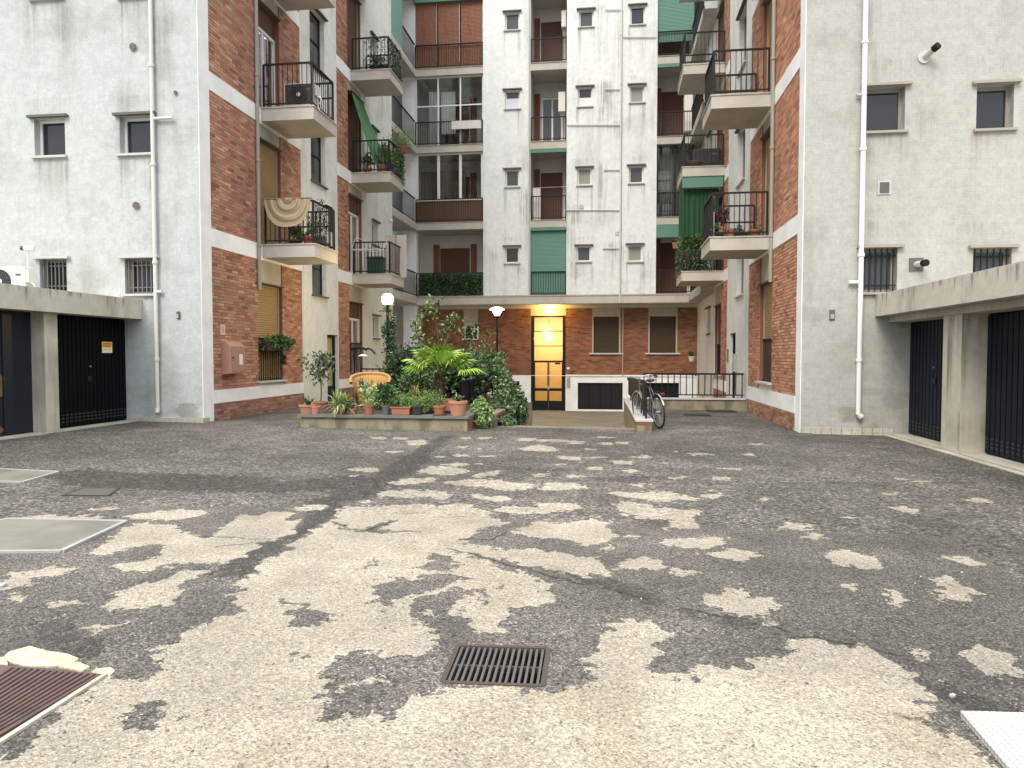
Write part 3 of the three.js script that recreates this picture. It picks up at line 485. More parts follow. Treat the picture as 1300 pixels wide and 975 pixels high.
// ---------- the wing with the gas cabinet ----------
const XL = -7.95, XR = 3.5, DL = 13.45, DR = 14.15, DF = 29.6, DG = 30.6;
const PL = plane('L', XL), PR = plane('R', XR), FLw = plane('F', DL), FRw = plane('F', DR), PF = plane('F', DF), PG = plane('F', DG);
{
  const B = thing('apartment_building', 'grey mosaic and brick wing with balconies above a pink gas cabinet', 'building');
  const wins = [[43.7, 150, 82.5, 198, {}], [152, 147, 194, 195, {}], [50.5, 329, 85, 371, { g: 1 }], [158.5, 328, 198, 373, { g: 1 }], [40, -55, 79, -2, {}], [152, -58, 192, -5, {}]].map(([a, b, c, d, e]) => [FLw.rect(a, b, c, d), e]);
  M.mosaicPale = new THREE.MeshStandardMaterial({ map: per(streaked(1024, 1400, 9.05, 12.4, [0.475, 0.50, 0.49], [0.255, 0.255, 0.23], [...wins.flatMap(([r]) => [[r[0] + 17, r[2], 0.12, 1.5, 0.4], [r[1] + 17, r[2], 0.12, 1.6, 0.4], [(r[0] + r[1]) / 2 + 17, r[3] + 0.42, 0.6, 0.4, 0.2], [(r[0] + r[1]) / 2 + 17, r[2], 0.4, 1.1, 0.25]]), [8.25, 12, 0.25, 12, 0.25]], 701, { splash: 1, grid: 0.045 }), 9.05, 12.4), roughness: 0.75, bumpMap: grainBump, bumpScale: 0.004 }); M.mosaicPale.map.offset.set(17 / 9.05, 0);
  obj('end_wall', panelG(FLw, -17, XL, -0.4, TOP, wins.map((w) => w[0]), -0.3, 0), M.mosaicPale, B);
  for (const [r, e] of wins) windowAt(FLw, B, r, e.g ? { grille: 7, frame: M.frameDull, hoodM: M.sill, pane: M.glass, depth: 0.16 } : { frame: M.frameWhite, depth: 0.15, sillM: M.sill, mullions: [] });
  const [vx, vy] = [(u, v) => FLw.hit(u, v)[0], (u, v) => FLw.hit(u, v)[1]];
  for (const [u, v, r] of [[170, 60, 0.07], [224, 118, 0.035], [174, 261, 0.07]]) { const p = FLw.hit(u, v), w = part('wall_vent', B); obj('vent_ring', new THREE.CylinderGeometry(r * 1.15, r * 1.15, 0.03, 20).rotateX(Math.PI / 2).translate(p[0], p[1], -DL + 0.01), M.sill, w); obj('vent_cap', new THREE.CylinderGeometry(r, r, 0.05, 20).rotateX(Math.PI / 2).translate(p[0], p[1], -DL + 0.02), M.sillDark, w); }
  const pp = (u, v, n) => { const q = FLw.hit(u, v); return V(q[0], q[1], -DL + n); };
  const a = pp(203, 520, 0.07), x0 = a.x;
  const pipe = downpipe(B, [V(x0, TOP, a.z), V(x0, a.y, a.z)], 0.04);
  obj('pipe_shoe', rod(V(x0, a.y + 0.02, a.z), V(x0 - 0.0, a.y - 0.06, a.z + 0.03), 0.05, 0.045, 10), M.pipe, pipe);
  for (const v of [152, 371]) { const q = pp(200, v, 0.07); obj('branch_pipe', rod(V(x0, q.y, q.z), V(x0 + (v < 200 ? 0.42 : 0.13), q.y, q.z), 0.03, 0.03, 8), M.pipe, pipe); }
  obj('plinth', FLw.box(FLw.hit(165, 500)[0], XL + 0.03, -0.3, gy(-8) + 0.09, -0.2, 0.035), M.concrete, B);
  { const p = FLw.hit(227, 400); const k = obj('junction_box', FLw.box(p[0] - 0.035, p[0] + 0.035, p[1] - 0.07, p[1] + 0.07, 0, 0.03), M.sillDark, B); obj('box_cover', FLw.box(p[0] - 0.03, p[0] + 0.005, p[1] - 0.06, p[1] + 0.02, 0.031, 0.036), M.concrete, k); }
  const stair = [[18.85, 19.85, 9.15, 10.7], [18.85, 19.85, 6.1, 7.6], [18.85, 19.85, 3.05, 4.5], [18.85, 19.85, 12.2, 13.7]], small = [[23.9, 24.5, 5.15, 5.93], [23.9, 24.5, 2.0, 2.75], [23.9, 24.5, 8.25, 9.03], [23.9, 24.5, 11.35, 12.1]], ent = [19.86, 20.68, 0.07, 2.0];
  const floors = { sill: 0.82, fill: ['tan', 'tan', 'door', 'brown', 'brown', 'brown'] }, floors2 = { sill: 0.82, fill: ['door', 'door', 'brown', 'brown', 'brown', 'brown'] };
  wing(PL, B, 3.95, [['strip', DL + 0.003, 13.84], ['brick', 13.84, 15.80], ['bay', 15.80, 17.05, floors], ['brick', 17.05, 18.2], ['plaster', 18.2, 20.75, [...stair, ent]], ['brick', 20.75, 21.68], ['bay', 21.68, 22.9, floors2], ['plaster', 22.9, 26.2, small]], [0.40, 0.195, 0.128], { ground: 0.07, base: [0.43, 0.70] });
  for (const w of stair) windowAt(PL, B, w, { pane: M.glassGrey, frame: M.iron, t: 0.035, transom: [0.52], sillM: M.sillDark, depth: 0.12 });
  for (const w of small) windowAt(PL, B, w, { depth: 0.12, sillM: M.sillDark });
  { const d = part('door', B, 'black framed glass street door'), [s0, s1, y0, y1] = ent;
    obj('frame', [PL.box(s0, s0 + 0.07, y0, y1, -0.2, -0.08), PL.box(s1 - 0.07, s1, y0, y1, -0.2, -0.08), PL.box(s0 + 0.07, s1 - 0.07, y1 - 0.08, y1, -0.2, -0.08), PL.box(s0 + 0.07, s1 - 0.07, y0, y0 + 0.45, -0.19, -0.1), PL.box(s0 + 0.07, s1 - 0.07, y0 + 0.98, y0 + 1.13, -0.19, -0.1)], M.black, d);
    obj('pane', PL.box(s0 + 0.07, s1 - 0.07, y0 + 0.45, y1 - 0.08, -0.15, -0.14), mat(0.42, 0.38, 0.20, 0.25), d); obj('handle', rod(PL.pt(s0 + 0.12, 0.9, -0.06), PL.pt(s0 + 0.12, 1.25, -0.06), 0.015), M.steel, d);
    obj('intercom', PL.box(s0 - 0.22, s0 - 0.05, 1.15, 1.55, 0.008, 0.03), M.sill, B); }
  for (const [y, k] of [[3.95, 1], [7.05, 2], [10.15, 3], [13.25, 4]]) balcony(PL, B, 16.03, 17.42, y, 1.27, { label: ['', 'balcony with a rug over its rail', 'balcony with an air conditioner', ''][k] || undefined });
  for (const y of [3.92, 7.02, 10.12, 13.22]) balcony(PL, B, 21.92, 23.35, y, 1.25);
  downpipe(B, [V(XL + 0.05, TOP, -15.78), V(XL + 0.05, 2.9, -15.78)], 0.045, M.frameDull);
  { const w = part('wall_lamp', B), y = 6.15; obj('lamp_arm', tube([PL.pt(25.1, y, 0), PL.pt(25.1, y + 0.05, 0.15), PL.pt(25.1, y, 0.28)], 0.015), M.frameWhite, w); obj('lamp_head', new THREE.SphereGeometry(0.07, 12, 8).translate(...PL.pt(25.1, y - 0.04, 0.3).toArray()), M.frameWhite, w); }
  // open corner next to the back building
  for (const y of [3.82, 6.84, 9.97, 13.07, 16.15]) {
    const b = part('balcony', B); obj('slab', PL.box(26.2, DF - 0.001, y - 0.28, y, -1.5, 0.02), M.slabEdge, b);
    railing(b, [[XL - 0.04, 26.25], [XL - 0.04, DF - 0.06]], y, { joined: true, posts: false, h: 1.0 });
  }
  obj('awning_cloth', PL.box(26.25, 27.7, 13.0, 15.86, -0.02, 0.0), M.greenCloth, B);
  obj('corner_back_wall', PL.box(26.2, 31, -1, TOP, -1.7, -1.5), M.loggia, B); obj('corner_end_wall', dbox(XL - 1.5, XL - 0.05, -1, 3.5, DG + 0.02, DG + 0.3), M.loggia, B);
  obj('corner_column', dbox(XL - 0.62, XL - 0.04, -1, TOP, DF + 0.14, DF + 0.5), M.white, B);
  for (const y of [0, 3.82, 6.84, 9.97, 13.07]) { const w = PL.box(27.2, 28.3, y, y + 2.3, -1.499, -1.46); obj('door', w, M.shutterBrown, B); }
  obj('roof', dbox(-17, XL, TOP, TOP + 0.15, DL, 31), M.concrete, B);
  settle(B, XL, 0, DL);
}
// ---------- the wing of warm mosaic ----------
{
  const B = thing('apartment_building', 'beige mosaic and orange brick wing with two round flue vents', 'building');
  const wins = [[1099, 110, 1149, 166.5, {}], [1239.7, 107, 1287, 163.6, { open: 1 }], [1093.5, 315, 1139, 371, { g: 1 }], [1235, 315, 1284, 368, { g: 1 }], [1100, -105, 1150, -48, {}]].map(([a, b, c, d, e]) => [FRw.rect(a, b, c, d), e]);
  const end = FRw.rect(1019, 0, 1300, 10)[0];
  M.mosaicWarm = new THREE.MeshStandardMaterial({ map: per(streaked(1024, 1400, 8, 11, [0.415, 0.415, 0.378], [0.24, 0.22, 0.18], [...wins.flatMap(([r]) => [[r[0] - XR, r[2], 0.15, 1.0, 0.25], [r[1] - XR, r[2], 0.15, 1.0, 0.25], [(r[0] + r[1]) / 2 - XR, r[3] + 0.5, 0.6, 0.45, 0.2], [(r[0] + r[1]) / 2 - XR, r[2], 0.5, 0.5, 0.2]]), [1.1, 11, 0.2, 11, 0.35]], 731, { splash: 1, grid: 0.045, rain: 0.25 }), 8, 11), roughness: 0.7, bumpMap: grainBump, bumpScale: 0.004 }); M.mosaicWarm.map.offset.set(-XR / 8, 0);
  obj('end_wall', panelG(FRw, XR, 14, -0.6, TOP, wins.map((w) => w[0]), -0.3, 0), M.mosaicWarm, B);
  for (const [r, e] of wins) windowAt(FRw, B, r, { frame: e.g ? M.frameDull : mat(0.25, 0.225, 0.185, 0.6), depth: 0.15, t: 0.06, grille: e.g ? 6 : 0, grilleM: M.iron, pane: e.g ? M.glassGrey : M.glass, hoodM: M.frameDull, sillM: M.frameDull });
  const flue = (u, v, sq, tilt) => { const p = FRw.hit(u, v), w = part('flue_vent', B), z = -DR; if (sq) obj('vent_plate', FRw.box(p[0] - 0.12, p[0] + 0.12, p[1] - 0.12, p[1] + 0.12, 0, 0.02), M.sillDark, w); else obj('vent_ring', new THREE.CylinderGeometry(0.11, 0.11, 0.03, 20).rotateX(Math.PI / 2).translate(p[0], p[1], z + 0.015), M.sill, w); const e = V(p[0] + tilt[0], p[1] + tilt[1], z + 0.2); obj('flue_pipe', rod(V(p[0], p[1], z), e, 0.055, 0.055, 16), M.sill, w); obj('flue_tip', rod(e, e.clone().add(V(tilt[0] * 0.5, tilt[1] * 0.5, 0.09)), 0.062, 0.062, 16), M.black, w); };
  flue(1173, 73, false, [0.08, 0.06]); flue(1163, 336, true, [0.04, 0.0]);
  { const r = FRw.rect(1114, 230, 1130.6, 247), w = part('vent_grille', B); obj('vent_frame', FRw.box(r[0], r[1], r[2], r[3], 0, 0.02), M.sill, w); for (let i = 0; i < 6; i++) obj('vent_slat', FRw.box(r[0] + 0.03, r[1] - 0.03, lerp(r[2], r[3], (i + 0.75) / 7.3), lerp(r[2], r[3], (i + 1.6) / 7.3), 0.02, 0.03), M.sillDark, w); }
  const q = FRw.hit(1088, 526), z = -DR + 0.07, px = q[0];
  const pipe = downpipe(B, [V(px, TOP, z), V(px, q[1], z)], 0.045, M.metalWhite);
  obj('pipe_shoe', rod(V(px, q[1], z), V(px + 0.06, q[1] - 0.05, z + 0.02), 0.055, 0.055, 10), M.pipe, pipe); { const y = FRw.hit(1088, 359)[1]; obj('branch_pipe', rod(V(px, y, z), V(px - 0.2, y, z), 0.035), M.metalWhite, pipe); const y2 = FRw.hit(1095, 122)[1]; obj('branch_pipe', rod(V(px, y2, z), V(px - 0.13, y2, z), 0.03), M.steel, pipe); }
  { const p = FRw.hit(1056, 399); const k = obj('junction_box', FRw.box(p[0] - 0.045, p[0] + 0.045, p[1] - 0.1, p[1] + 0.08, 0, 0.03), M.sillDark, B); obj('box_cover', FRw.box(p[0] - 0.03, p[0] + 0.03, p[1] - 0.08, p[1] + 0.0, 0.031, 0.036), M.concrete, k); }
  const pl0 = XR + 0.005, pl1 = FRw.hit(1134, 500)[0]; for (let i = 0; i < 9; i++) obj('plinth_tile', FRw.box(lerp(pl0, pl1, i / 9) + 0.004, lerp(pl0, pl1, (i + 1) / 9) - 0.004, -0.3, gy(4) + 0.10 + 0.006 * rnd(), -0.01, 0.024 + 0.006 * rnd()), M.concrete, B);
  const sd = (a) => a.map(([d0, d1, y0, y1]) => [-d1, -d0, y0, y1]), stair = sd([[20.2, 21.3, 9.15, 10.7], [20.2, 21.3, 6.1, 7.6], [20.2, 21.3, 3.05, 4.5], [20.2, 21.3, 12.2, 13.7]]), small = sd([[26.6, 27.5, 2.2, 3.1], [26.6, 27.5, 5.3, 6.2], [26.6, 27.5, 8.4, 9.3]]), ent = sd([[21.35, 22.35, -0.03, 2.05]])[0];
  const cellar = sd([[24.0, 25.1, -0.75, -0.12], [26.2, 27.2, -0.75, -0.12], [28.2, 29.0, -0.75, -0.12]]);
  const f1 = { sill: 0.80, fill: ['tan', 'tan', 'tan', 'brown', 'brown', 'brown'] }, f2 = { sill: 0.80, fill: ['brown', 'brown', 'brown', 'brown', 'brown', 'brown'] };
  wing(PR, B, 4.06, [['strip', DR + 0.003, 14.52], ['brick', 14.52, 16.7], ['bay', 16.7, 18.05, f1], ['brick', 18.05, 19.45], ['plaster', 19.45, 22.95, [...stair, ent]], ['brick', 22.95, 24.2], ['bay', 24.2, 25.6, f2], ['plaster', 25.6, 31, [...small, cellar[1], cellar[2]]]], [0.46, 0.22, 0.132], { ground: -0.03, base: [0.30, 0.62] });
  for (const w of stair) windowAt(PR, B, w, { pane: M.glassGrey, frame: M.frameDull, t: 0.05, sillM: M.sill, depth: 0.12, mullions: [0.5] });
  for (const w of [...small]) windowAt(PR, B, w, { depth: 0.12, sillM: M.sillDark });
  for (const w of cellar.slice(1)) windowAt(PR, B, w, { name: 'cellar_window', depth: 0.15, frame: M.iron, sill: false, hood: false });
  { const d = part('door', B, 'dark narrow entrance door'), [s0, s1, y0, y1] = ent; obj('frame', [PR.box(s0, s0 + 0.08, y0, y1, -0.2, -0.08), PR.box(s1 - 0.08, s1, y0, y1, -0.2, -0.08), PR.box(s0 + 0.08, s1 - 0.08, y1 - 0.08, y1, -0.2, -0.08), PR.box(s0 + 0.08, s1 - 0.08, y0, y0 + 0.3, -0.19, -0.1)], M.black, d); obj('pane', PR.box(s0 + 0.08, s1 - 0.08, y0 + 0.3, y1 - 0.08, -0.15, -0.14), M.glass, d); obj('handle', rod(PR.pt(s0 + 0.13, 0.8, -0.06), PR.pt(s0 + 0.13, 1.2, -0.06), 0.015), M.steel, d);
    obj('letterbox', PR.box(s1 + 0.06, s1 + 0.34, 0.95, 1.45, 0.008, 0.09), M.sill, B); obj('intercom', PR.box(s0 - 0.35, s0 - 0.2, 1.2, 1.6, 0.008, 0.03), M.sillDark, B); obj('doorstep', PR.box(s0 - 0.1, s1 + 0.1, -0.4, 0.015, 0.012, 0.3), M.sill, B); }
  for (const y of [4.06, 7.2, 10.3, 13.4]) balcony(PR, B, 17.0, 18.6, y, 1.3, { midOn: [2], mid: 0.58 });
  for (const y of [4.05, 7.3, 10.45, 13.5]) balcony(PR, B, 23.65, 25.5, y, 1.3);
  downpipe(B, [V(XR - 0.05, TOP, -16.66), V(XR - 0.05, 3.0, -16.66)], 0.045, M.frameDull);
  for (const y of [3.82, 6.84, 9.97, 13.07]) { const b = part('balcony', B); obj('slab', PR.box(-DF + 0.001, -25.75, y - 0.28, y, 0.012, 0.47), M.slabEdge, b); railing(b, [[3.08, 25.8], [3.08, DF - 0.06]], y, { joined: true, posts: false, h: 1.0 }); }
  obj('roof', dbox(XR, 14, TOP, TOP + 0.15, DR, 31), M.concrete, B);
  settle(B, XR, 0, DR);
}

// ---------- the back building ----------
console.log('back building');
const LOG = [[-8.0, -5.16], [-3.23, -1.78], [1.76, 3.46]], FF = [3.82, 6.84, 9.97, 13.07, 16.15], BACK = DF + 1.45;
{
  const B = thing('apartment_building', 'white streaked back building with recessed loggias over a lit glass entrance', 'building');
  const W = (a, b, c, d, o) => [PF.rect(a, b, c, d), o ?? {}];
  const wins = [W(641, 15.4, 659.5, 38, { pane: M.glassGrey }), W(641, 114.4, 660, 138, { split: [0.62, M.glassLilac] }), W(641.5, 215, 659, 237, { pane: M.glassGrey }), W(641, 313, 659, 334, {}),
    W(735, 12.5, 753.5, 34, { pane: M.glassGrey }), W(733.5, 110.5, 752, 135, { split: [0.5, M.frameWhite] }), W(733, 213, 751, 235, { pane: M.frost }), W(732, 312, 750, 332, { pane: M.glassGrey }),
    W(800, 7, 819, 31, {}), W(799.5, 108, 818, 130, { pane: M.frost }), W(798.5, 210.5, 817, 232.5, { pane: M.glassGrey }), W(797, 310.5, 815.5, 332, { pane: M.frost })];
  for (const u of [650, 742, 808]) { const s = PF.hit(u, 0)[0]; wins.push([[s - 0.3, s + 0.3, 16.7, 17.4], {}]); }
  const marks = []; for (const [r] of wins) marks.push([r[0] + 8, r[2] - 3.3, 0.10, 1.5, 0.6], [r[1] + 8, r[2] - 3.3, 0.10, 1.5, 0.6], [(r[0] + r[1]) / 2 + 8, r[3] - 3.3 + 0.4, 0.45, 0.4, 0.3]);
  for (const [x, y, w, l, st] of [[8.2, 12.0, 0.3, 11, 0.35], [7.6, 12.0, 0.3, 2.6, 0.7], [7.7, 9.0, 0.35, 2.6, 0.9], [7.6, 5.9, 0.3, 3.0, 0.6], [8.2, 2.7, 0.5, 2.4, 0.6], [9.45, 2.3, 0.35, 2.0, 0.7], [6.4, 4.2, 0.4, 3.6, 0.5], [6.4, 10.2, 0.25, 3, 0.4], [3.1, 2.6, 0.35, 2.4, 0.4], [4.55, 5.0, 0.25, 4.5, 0.5], [9.6, 12.4, 0.25, 3, 0.5]]) marks.push([x, y, w, l, st]);
  const facade = new THREE.MeshStandardMaterial({ map: per(streaked(1024, 1400, 11.6, 16, [0.76, 0.785, 0.775], [0.40, 0.41, 0.39], marks, 401), 11.6, 16), roughness: 0.88, bumpMap: grainBump, bumpScale: 0.004 });
  facade.map.offset.set(8 / 11.6, -3.3 / 16);
  for (const [a, b] of [[LOG[0][1], LOG[1][0]], [LOG[1][1], LOG[2][0]]]) obj('facade_wall', panelG(PF, a, b, 3.55, TOP, wins.map((w) => w[0]).filter((r) => r[0] > a && r[1] < b), -0.3, 0), facade, B);
  for (const [r, o] of wins) windowAt(PF, B, r, { depth: 0.10, t: 0.06, hoodM: M.sillDark, sillM: M.sill, ...o });
  obj('ledge', PF.box(-8, 3.03, FF[0] - 0.02, FF[0] + 0.03, 0.03, 0.075), M.concrete, B);
  obj('fascia', PF.box(LOG[0][0], 3.03, 3.5, FF[0] - 0.03, 0.0, 0.05), M.slabEdge, B);
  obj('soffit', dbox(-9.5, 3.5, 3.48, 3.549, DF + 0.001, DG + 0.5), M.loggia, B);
  // pipes on the plaster
  const pz = -DF + 0.05, at = (u, v) => { const p = PF.hit(u, v); return V(p[0], p[1], pz); };
  const base = at(787, 385), pipe = downpipe(B, [V(base.x, TOP, pz), V(base.x, base.y, pz)], 0.035, M.pipe);
  for (const [u0, u1, v] of [[720, 789, 159], [791, 833, 47.6], [768, 791, 13], [768, 790, 114], [718.5, 787.5, 267], [766, 787, 216], [765, 787, 315.6]]) obj('branch_pipe', rod(at(u0, v), at(u1, v), 0.022, 0.022, 8), M.pipe, pipe);
  obj('downpipe', rod(V(LOG[1][0] - 0.06, TOP, pz), V(LOG[1][0] - 0.06, 3.8, pz), 0.03), M.pipe, B);
  { const p = PF.rect(781, 294, 786, 299); obj('vent_plate', PF.box(...p, 0, 0.02), M.sill, B); const q = at(738, 262.6); obj('round_vent', new THREE.CylinderGeometry(0.09, 0.09, 0.05, 16).rotateX(Math.PI / 2).translate(q.x, q.y, -DF + 0.02), M.sill, B); }
  // loggias
  for (const [i, [a, b]] of LOG.entries()) {
    const c = (a + b) / 2, w = b - a;
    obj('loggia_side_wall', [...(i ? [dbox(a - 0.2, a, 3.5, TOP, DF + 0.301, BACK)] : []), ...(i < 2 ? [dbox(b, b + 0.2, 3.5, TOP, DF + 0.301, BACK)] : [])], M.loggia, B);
    for (let k = 0; k < 5; k++) {
      const y = FF[k], ceil = (FF[k + 1] ?? TOP) - 0.28, L = part('loggia', B), back = plane('F', BACK);
      obj('slab', dbox(a, b, y - 0.28, y, DF - (k ? 0.03 : 0), BACK + 0.2), M.slabEdge, L);
      obj('slab_edge', dbox(a, b, y + 0.001, y + 0.02, DF - 0.06, DF + 0.08), M.concrete, L);
      const hole = i === 0 ? [a + 0.7, a + 2.0, y, y + 2.2] : i === 1 ? [a + 0.28, b - 0.25, y, y + 2.25] : [a + 0.25, b - 0.35, y, y + 2.25];
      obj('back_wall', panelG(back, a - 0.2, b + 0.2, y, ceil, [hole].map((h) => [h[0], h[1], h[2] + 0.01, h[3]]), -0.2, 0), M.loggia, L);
      if (i) obj('brick_pier', back.box(a + 0.02, a + 0.24, y, y + 2.4, 0.001, 0.05), M.brickFlat, L);
      if (i === 0) for (const s of [a + 0.42, hole[1] + 0.05]) obj('brick_pier', back.box(s, s + 0.26, y, y + 2.35, 0.001, 0.06), M.brickFlat, L);
      const fill = [['brown', 'brown', 'brown', 'brown', 'brown'], ['brown', 'red', 'glass', 'red', 'brown'], ['red', 'glass', 'red', 'brown', 'brown']][i][k];
      if (fill === 'glass') windowAt(back, L, hole, { name: 'french_window', depth: 0.05, t: 0.09, mullions: [0.52], sill: false, hood: false, pane: M.glassGrey });
      else obj('shutter', shutterG(back, hole[0], hole[1], hole[2], hole[3], -0.04), fill === 'red' ? M.shutterRed : M.shutterBrown, L);
      const rail = { joined: true, posts: true, drop: 0.0, h: 0.95, gap: 0.1 };
      if (!(i === 0 && k === 0)) railing(L, [[a + 0.03, DF + 0.03], [b - 0.03, DF + 0.03]], y + 0.02, rail);
      else railing(L, [[a + 0.03, DF + 0.03], [b - 0.03, DF + 0.03]], y + 0.02, { ...rail, gap: 0.4 });
    }
  }
  const lg = (i, k) => [LOG[i][0], LOG[i][1], FF[k], (FF[k + 1] ?? TOP) - 0.28];
  { const [a, b, y, c] = lg(0, 3), bl = part('blinds', B, 'three bamboo roll blinds'); for (let j = 0; j < 3; j++) { const s0 = lerp(a, b, j / 3) + 0.03, s1 = lerp(a, b, (j + 1) / 3) - 0.02; obj('blind', shutterG(PF, s0, s1, y + 0.04, c - 0.12, -0.12), M.bamboo, bl); obj('blind_cord', rod(V(s1 - 0.01, y + 0.3, -DF - 0.09), V(s1 - 0.01, c - 0.1, -DF - 0.09), 0.008), M.frameWhite, bl); } obj('awning_roll', PF.box(a, b, c - 0.14, c - 0.01, -0.1, 0.06), M.green, B); }
  { const [a, b, y, c] = lg(0, 2), g = part('veranda_glazing', B, 'glazed veranda with three by two panes'), p = plane('F', DF + 0.12); obj('frame', [0, 1, 2, 3].map((j) => { const s = lerp(a + 0.03, b - 0.03, j / 3); return p.box(s - 0.03, s + 0.03, y + 0.02, c, -0.04, 0.0); }).concat([p.box(a, b, c - 0.06, c - 0.001, -0.035, -0.002), p.box(a, b, y + 1.62, y + 1.67, -0.035, -0.004)]), M.frameWhite, g); for (let j = 0; j < 3; j++) for (const [e, f] of [[y + 0.03, y + 1.62], [y + 1.67, c - 0.06]]) obj('pane', p.box(lerp(a + 0.03, b - 0.03, j / 3) + 0.03, lerp(a + 0.03, b - 0.03, (j + 1) / 3) - 0.03, e, f, -0.022, -0.016), M.paneTint, g); obj('curtain', [curtainG(p, a + 0.5, a + 0.95, y + 0.1, c - 0.5, -0.3, 5), curtainG(p, a + 1.0, a + 1.6, y + 0.6, c - 0.5, -0.35, 6)], M.curtainWhite, g); }
  { const [a, b, y, c] = lg(0, 1), g = part('veranda_glazing', B, 'glazed veranda of three tall panes over a brown panel'), p = plane('F', DF + 0.12), y0 = y + 0.92; obj('frame', [p.box(a, b, y0, y0 + 0.07, -0.05, 0), p.box(a, b, c - 0.07, c - 0.001, -0.05, 0), ...[0, 1, 2, 3].map((j) => { const s = lerp(a + 0.05, b - 0.05, j / 3); return p.box(s - 0.055, s + 0.055, y0 + 0.07, c - 0.07, -0.05, 0); })], M.frameWhite, g); for (let j = 0; j < 3; j++) obj('pane', p.box(lerp(a + 0.05, b - 0.05, j / 3) + 0.055, lerp(a + 0.05, b - 0.05, (j + 1) / 3) - 0.055, y0 + 0.07, c - 0.07, -0.03, -0.022), M.paneTint, g); obj('curtain', curtainG(p, a + 0.1, a + 2.0, y0, c - 0.6, -0.5, 11, 0.02), M.curtainBrown, g); obj('lower_panel', p.box(a, b, y + 0.02, y0 - 0.01, -0.04, -0.01), M.shutterBrown, g); }
  { const [a, b, y, c] = lg(1, 0); const g = part('awning', B, 'pale green canvas awning let down over a loggia'); obj('awning_cloth', shutterG(PF, a + 0.02, b - 0.02, y + 0.05, c - 0.14, -0.08), M.greenCloth, g); obj('awning_roll', PF.box(a, b, c - 0.13, c - 0.01, -0.06, 0.05), M.green, g); }
  { const [a, b, , c] = lg(1, 1); obj('awning_roll', PF.box(a, b, c - 0.16, c - 0.01, -0.06, 0.05), M.green, B); }
  { const [a, b, , c] = lg(2, 0); obj('awning_roll', PF.box(a, b - 0.4, c - 0.5, c - 0.01, -0.03, 0.03), M.green, B); const [, , , e] = lg(2, 2); obj('awning_roll', PF.box(a, b - 0.4, e - 0.14, e - 0.01, -0.06, 0.05), M.green, B); const [, , y3, c3] = lg(2, 3); obj('awning_cloth', shutterG(PF, a + 0.02, b - 0.3, y3 + 0.6, c3 - 0.02, -0.1), M.greenCloth, B); }
  { const [a, b, y, c] = lg(2, 1), p = plane('F', DF + 0.12), g = part('veranda_glazing', B); obj('frame', [0, 1, 2].map((j) => { const s = lerp(a + 0.03, b - 0.3, j / 2); return p.box(s - 0.03, s + 0.03, y, c, -0.04, 0); }), M.iron, g); for (let j = 0; j < 2; j++) obj('pane', p.box(lerp(a + 0.03, b - 0.3, j / 2) + 0.03, lerp(a + 0.03, b - 0.3, (j + 1) / 2) - 0.03, y + 0.02, c, -0.02, -0.014), M.paneTint, g); obj('curtain', curtainG(p, a + 0.1, b - 0.4, y, c, -0.3, 10), M.curtainGrey, g); }
  // ground floor of brick, set back under the ledge
  const door = PG.rect(674, 400.5, 718, 521.5), yb = PG.hit(690, 476.5)[1], ys = PG.hit(700, 391.5)[1], w1 = PG.rect(751.7, 400, 787.7, 448), w2 = PG.rect(823, 399.5, 860, 448), w3 = PG.rect(590, 414, 605.5, 430), panel = [w3[0] - 0.05, w3[1] + 0.05, w3[2], ys];
  const dh = [door[0], door[1], -1, ys];
  panel[3] = ys - 0.004;
  const up = (r) => [r[0], r[1], r[2], ys - 0.004], bt = [0.245, 0.10, 0.052];
  brickWall(PG, B, -8.0, door[0], yb, ys, [panel], bt); brickWall(PG, B, door[1], 3.498, yb, ys, [up(w1), up(w2)], bt);
  obj('lintel', [...[w1, w2].map((r) => PG.box(r[0] + 0.002, r[1] - 0.002, r[3] + 0.002, ys - 0.006, -0.3, -0.014)), PG.box(panel[0] + 0.002, panel[1] - 0.002, w3[3], ys - 0.006, -0.29, -0.014), PG.box(door[0], door[1], door[3], ys, -0.3, -0.06)], M.beige, B);
  obj('beam', PG.box(-7.98, 3.49, ys, 3.479, -0.3, 0.03), M.loggia, B);
  const cel = [PG.rect(733.5, 486, 790.5, 520), PG.rect(806, 486, 862, 520), PG.rect(653, 484, 659.5, 520)];
  obj('base_wall', panelG(PG, -7.98, 3.498, -1.1, yb - 0.001, [...cel, [door[0], door[1], -1.05, yb - 0.02]], -0.3, 0.02), M.white, B);
  obj('door_reveal', PG.box(door[0], door[1], -1.1, -0.91, -0.3, 0.18), M.sill, B);
  obj('base_ledge', PG.box(door[1] + 0.02, 3.4, yb - 0.03, yb + 0.03, 0.021, 0.06), M.white, B);
  for (const r of cel) { const w = windowAt(PG, B, r, { name: 'cellar_window', frame: M.iron, depth: 0.12, sill: false, hood: false, mullions: r[1] - r[0] > 1 ? [0.25, 0.5, 0.75] : [] }); if (r[1] - r[0] > 1) for (let j = 0; j < 24; j++) { const s = lerp(r[0], r[1], (j + 0.5) / 24); obj('grille_bar', PG.box(s - 0.01, s + 0.01, r[2], r[3], -0.08, -0.06), M.iron, w); } }
  for (const r of [w1, w2]) { const w = part('window', B, 'wide window behind a closed brown roller shutter'); obj('frame', [PG.box(r[0] - 0.0, r[0] + 0.06, r[2], r[3], -0.12, 0.01), PG.box(r[1] - 0.06, r[1], r[2], r[3], -0.12, 0.01), PG.box(r[0] + 0.06, r[1] - 0.06, r[3] - 0.06, r[3], -0.12, 0.01)], M.beige, w); obj('shutter', shutterG(PG, r[0] + 0.06, r[1] - 0.06, r[2], r[3] - 0.06, -0.1), M.shutterDark, w); obj('sill', PG.box(r[0] - 0.12, r[1] + 0.12, r[2] - 0.06, r[2] - 0.002, -0.1, 0.08), M.sill, w); }
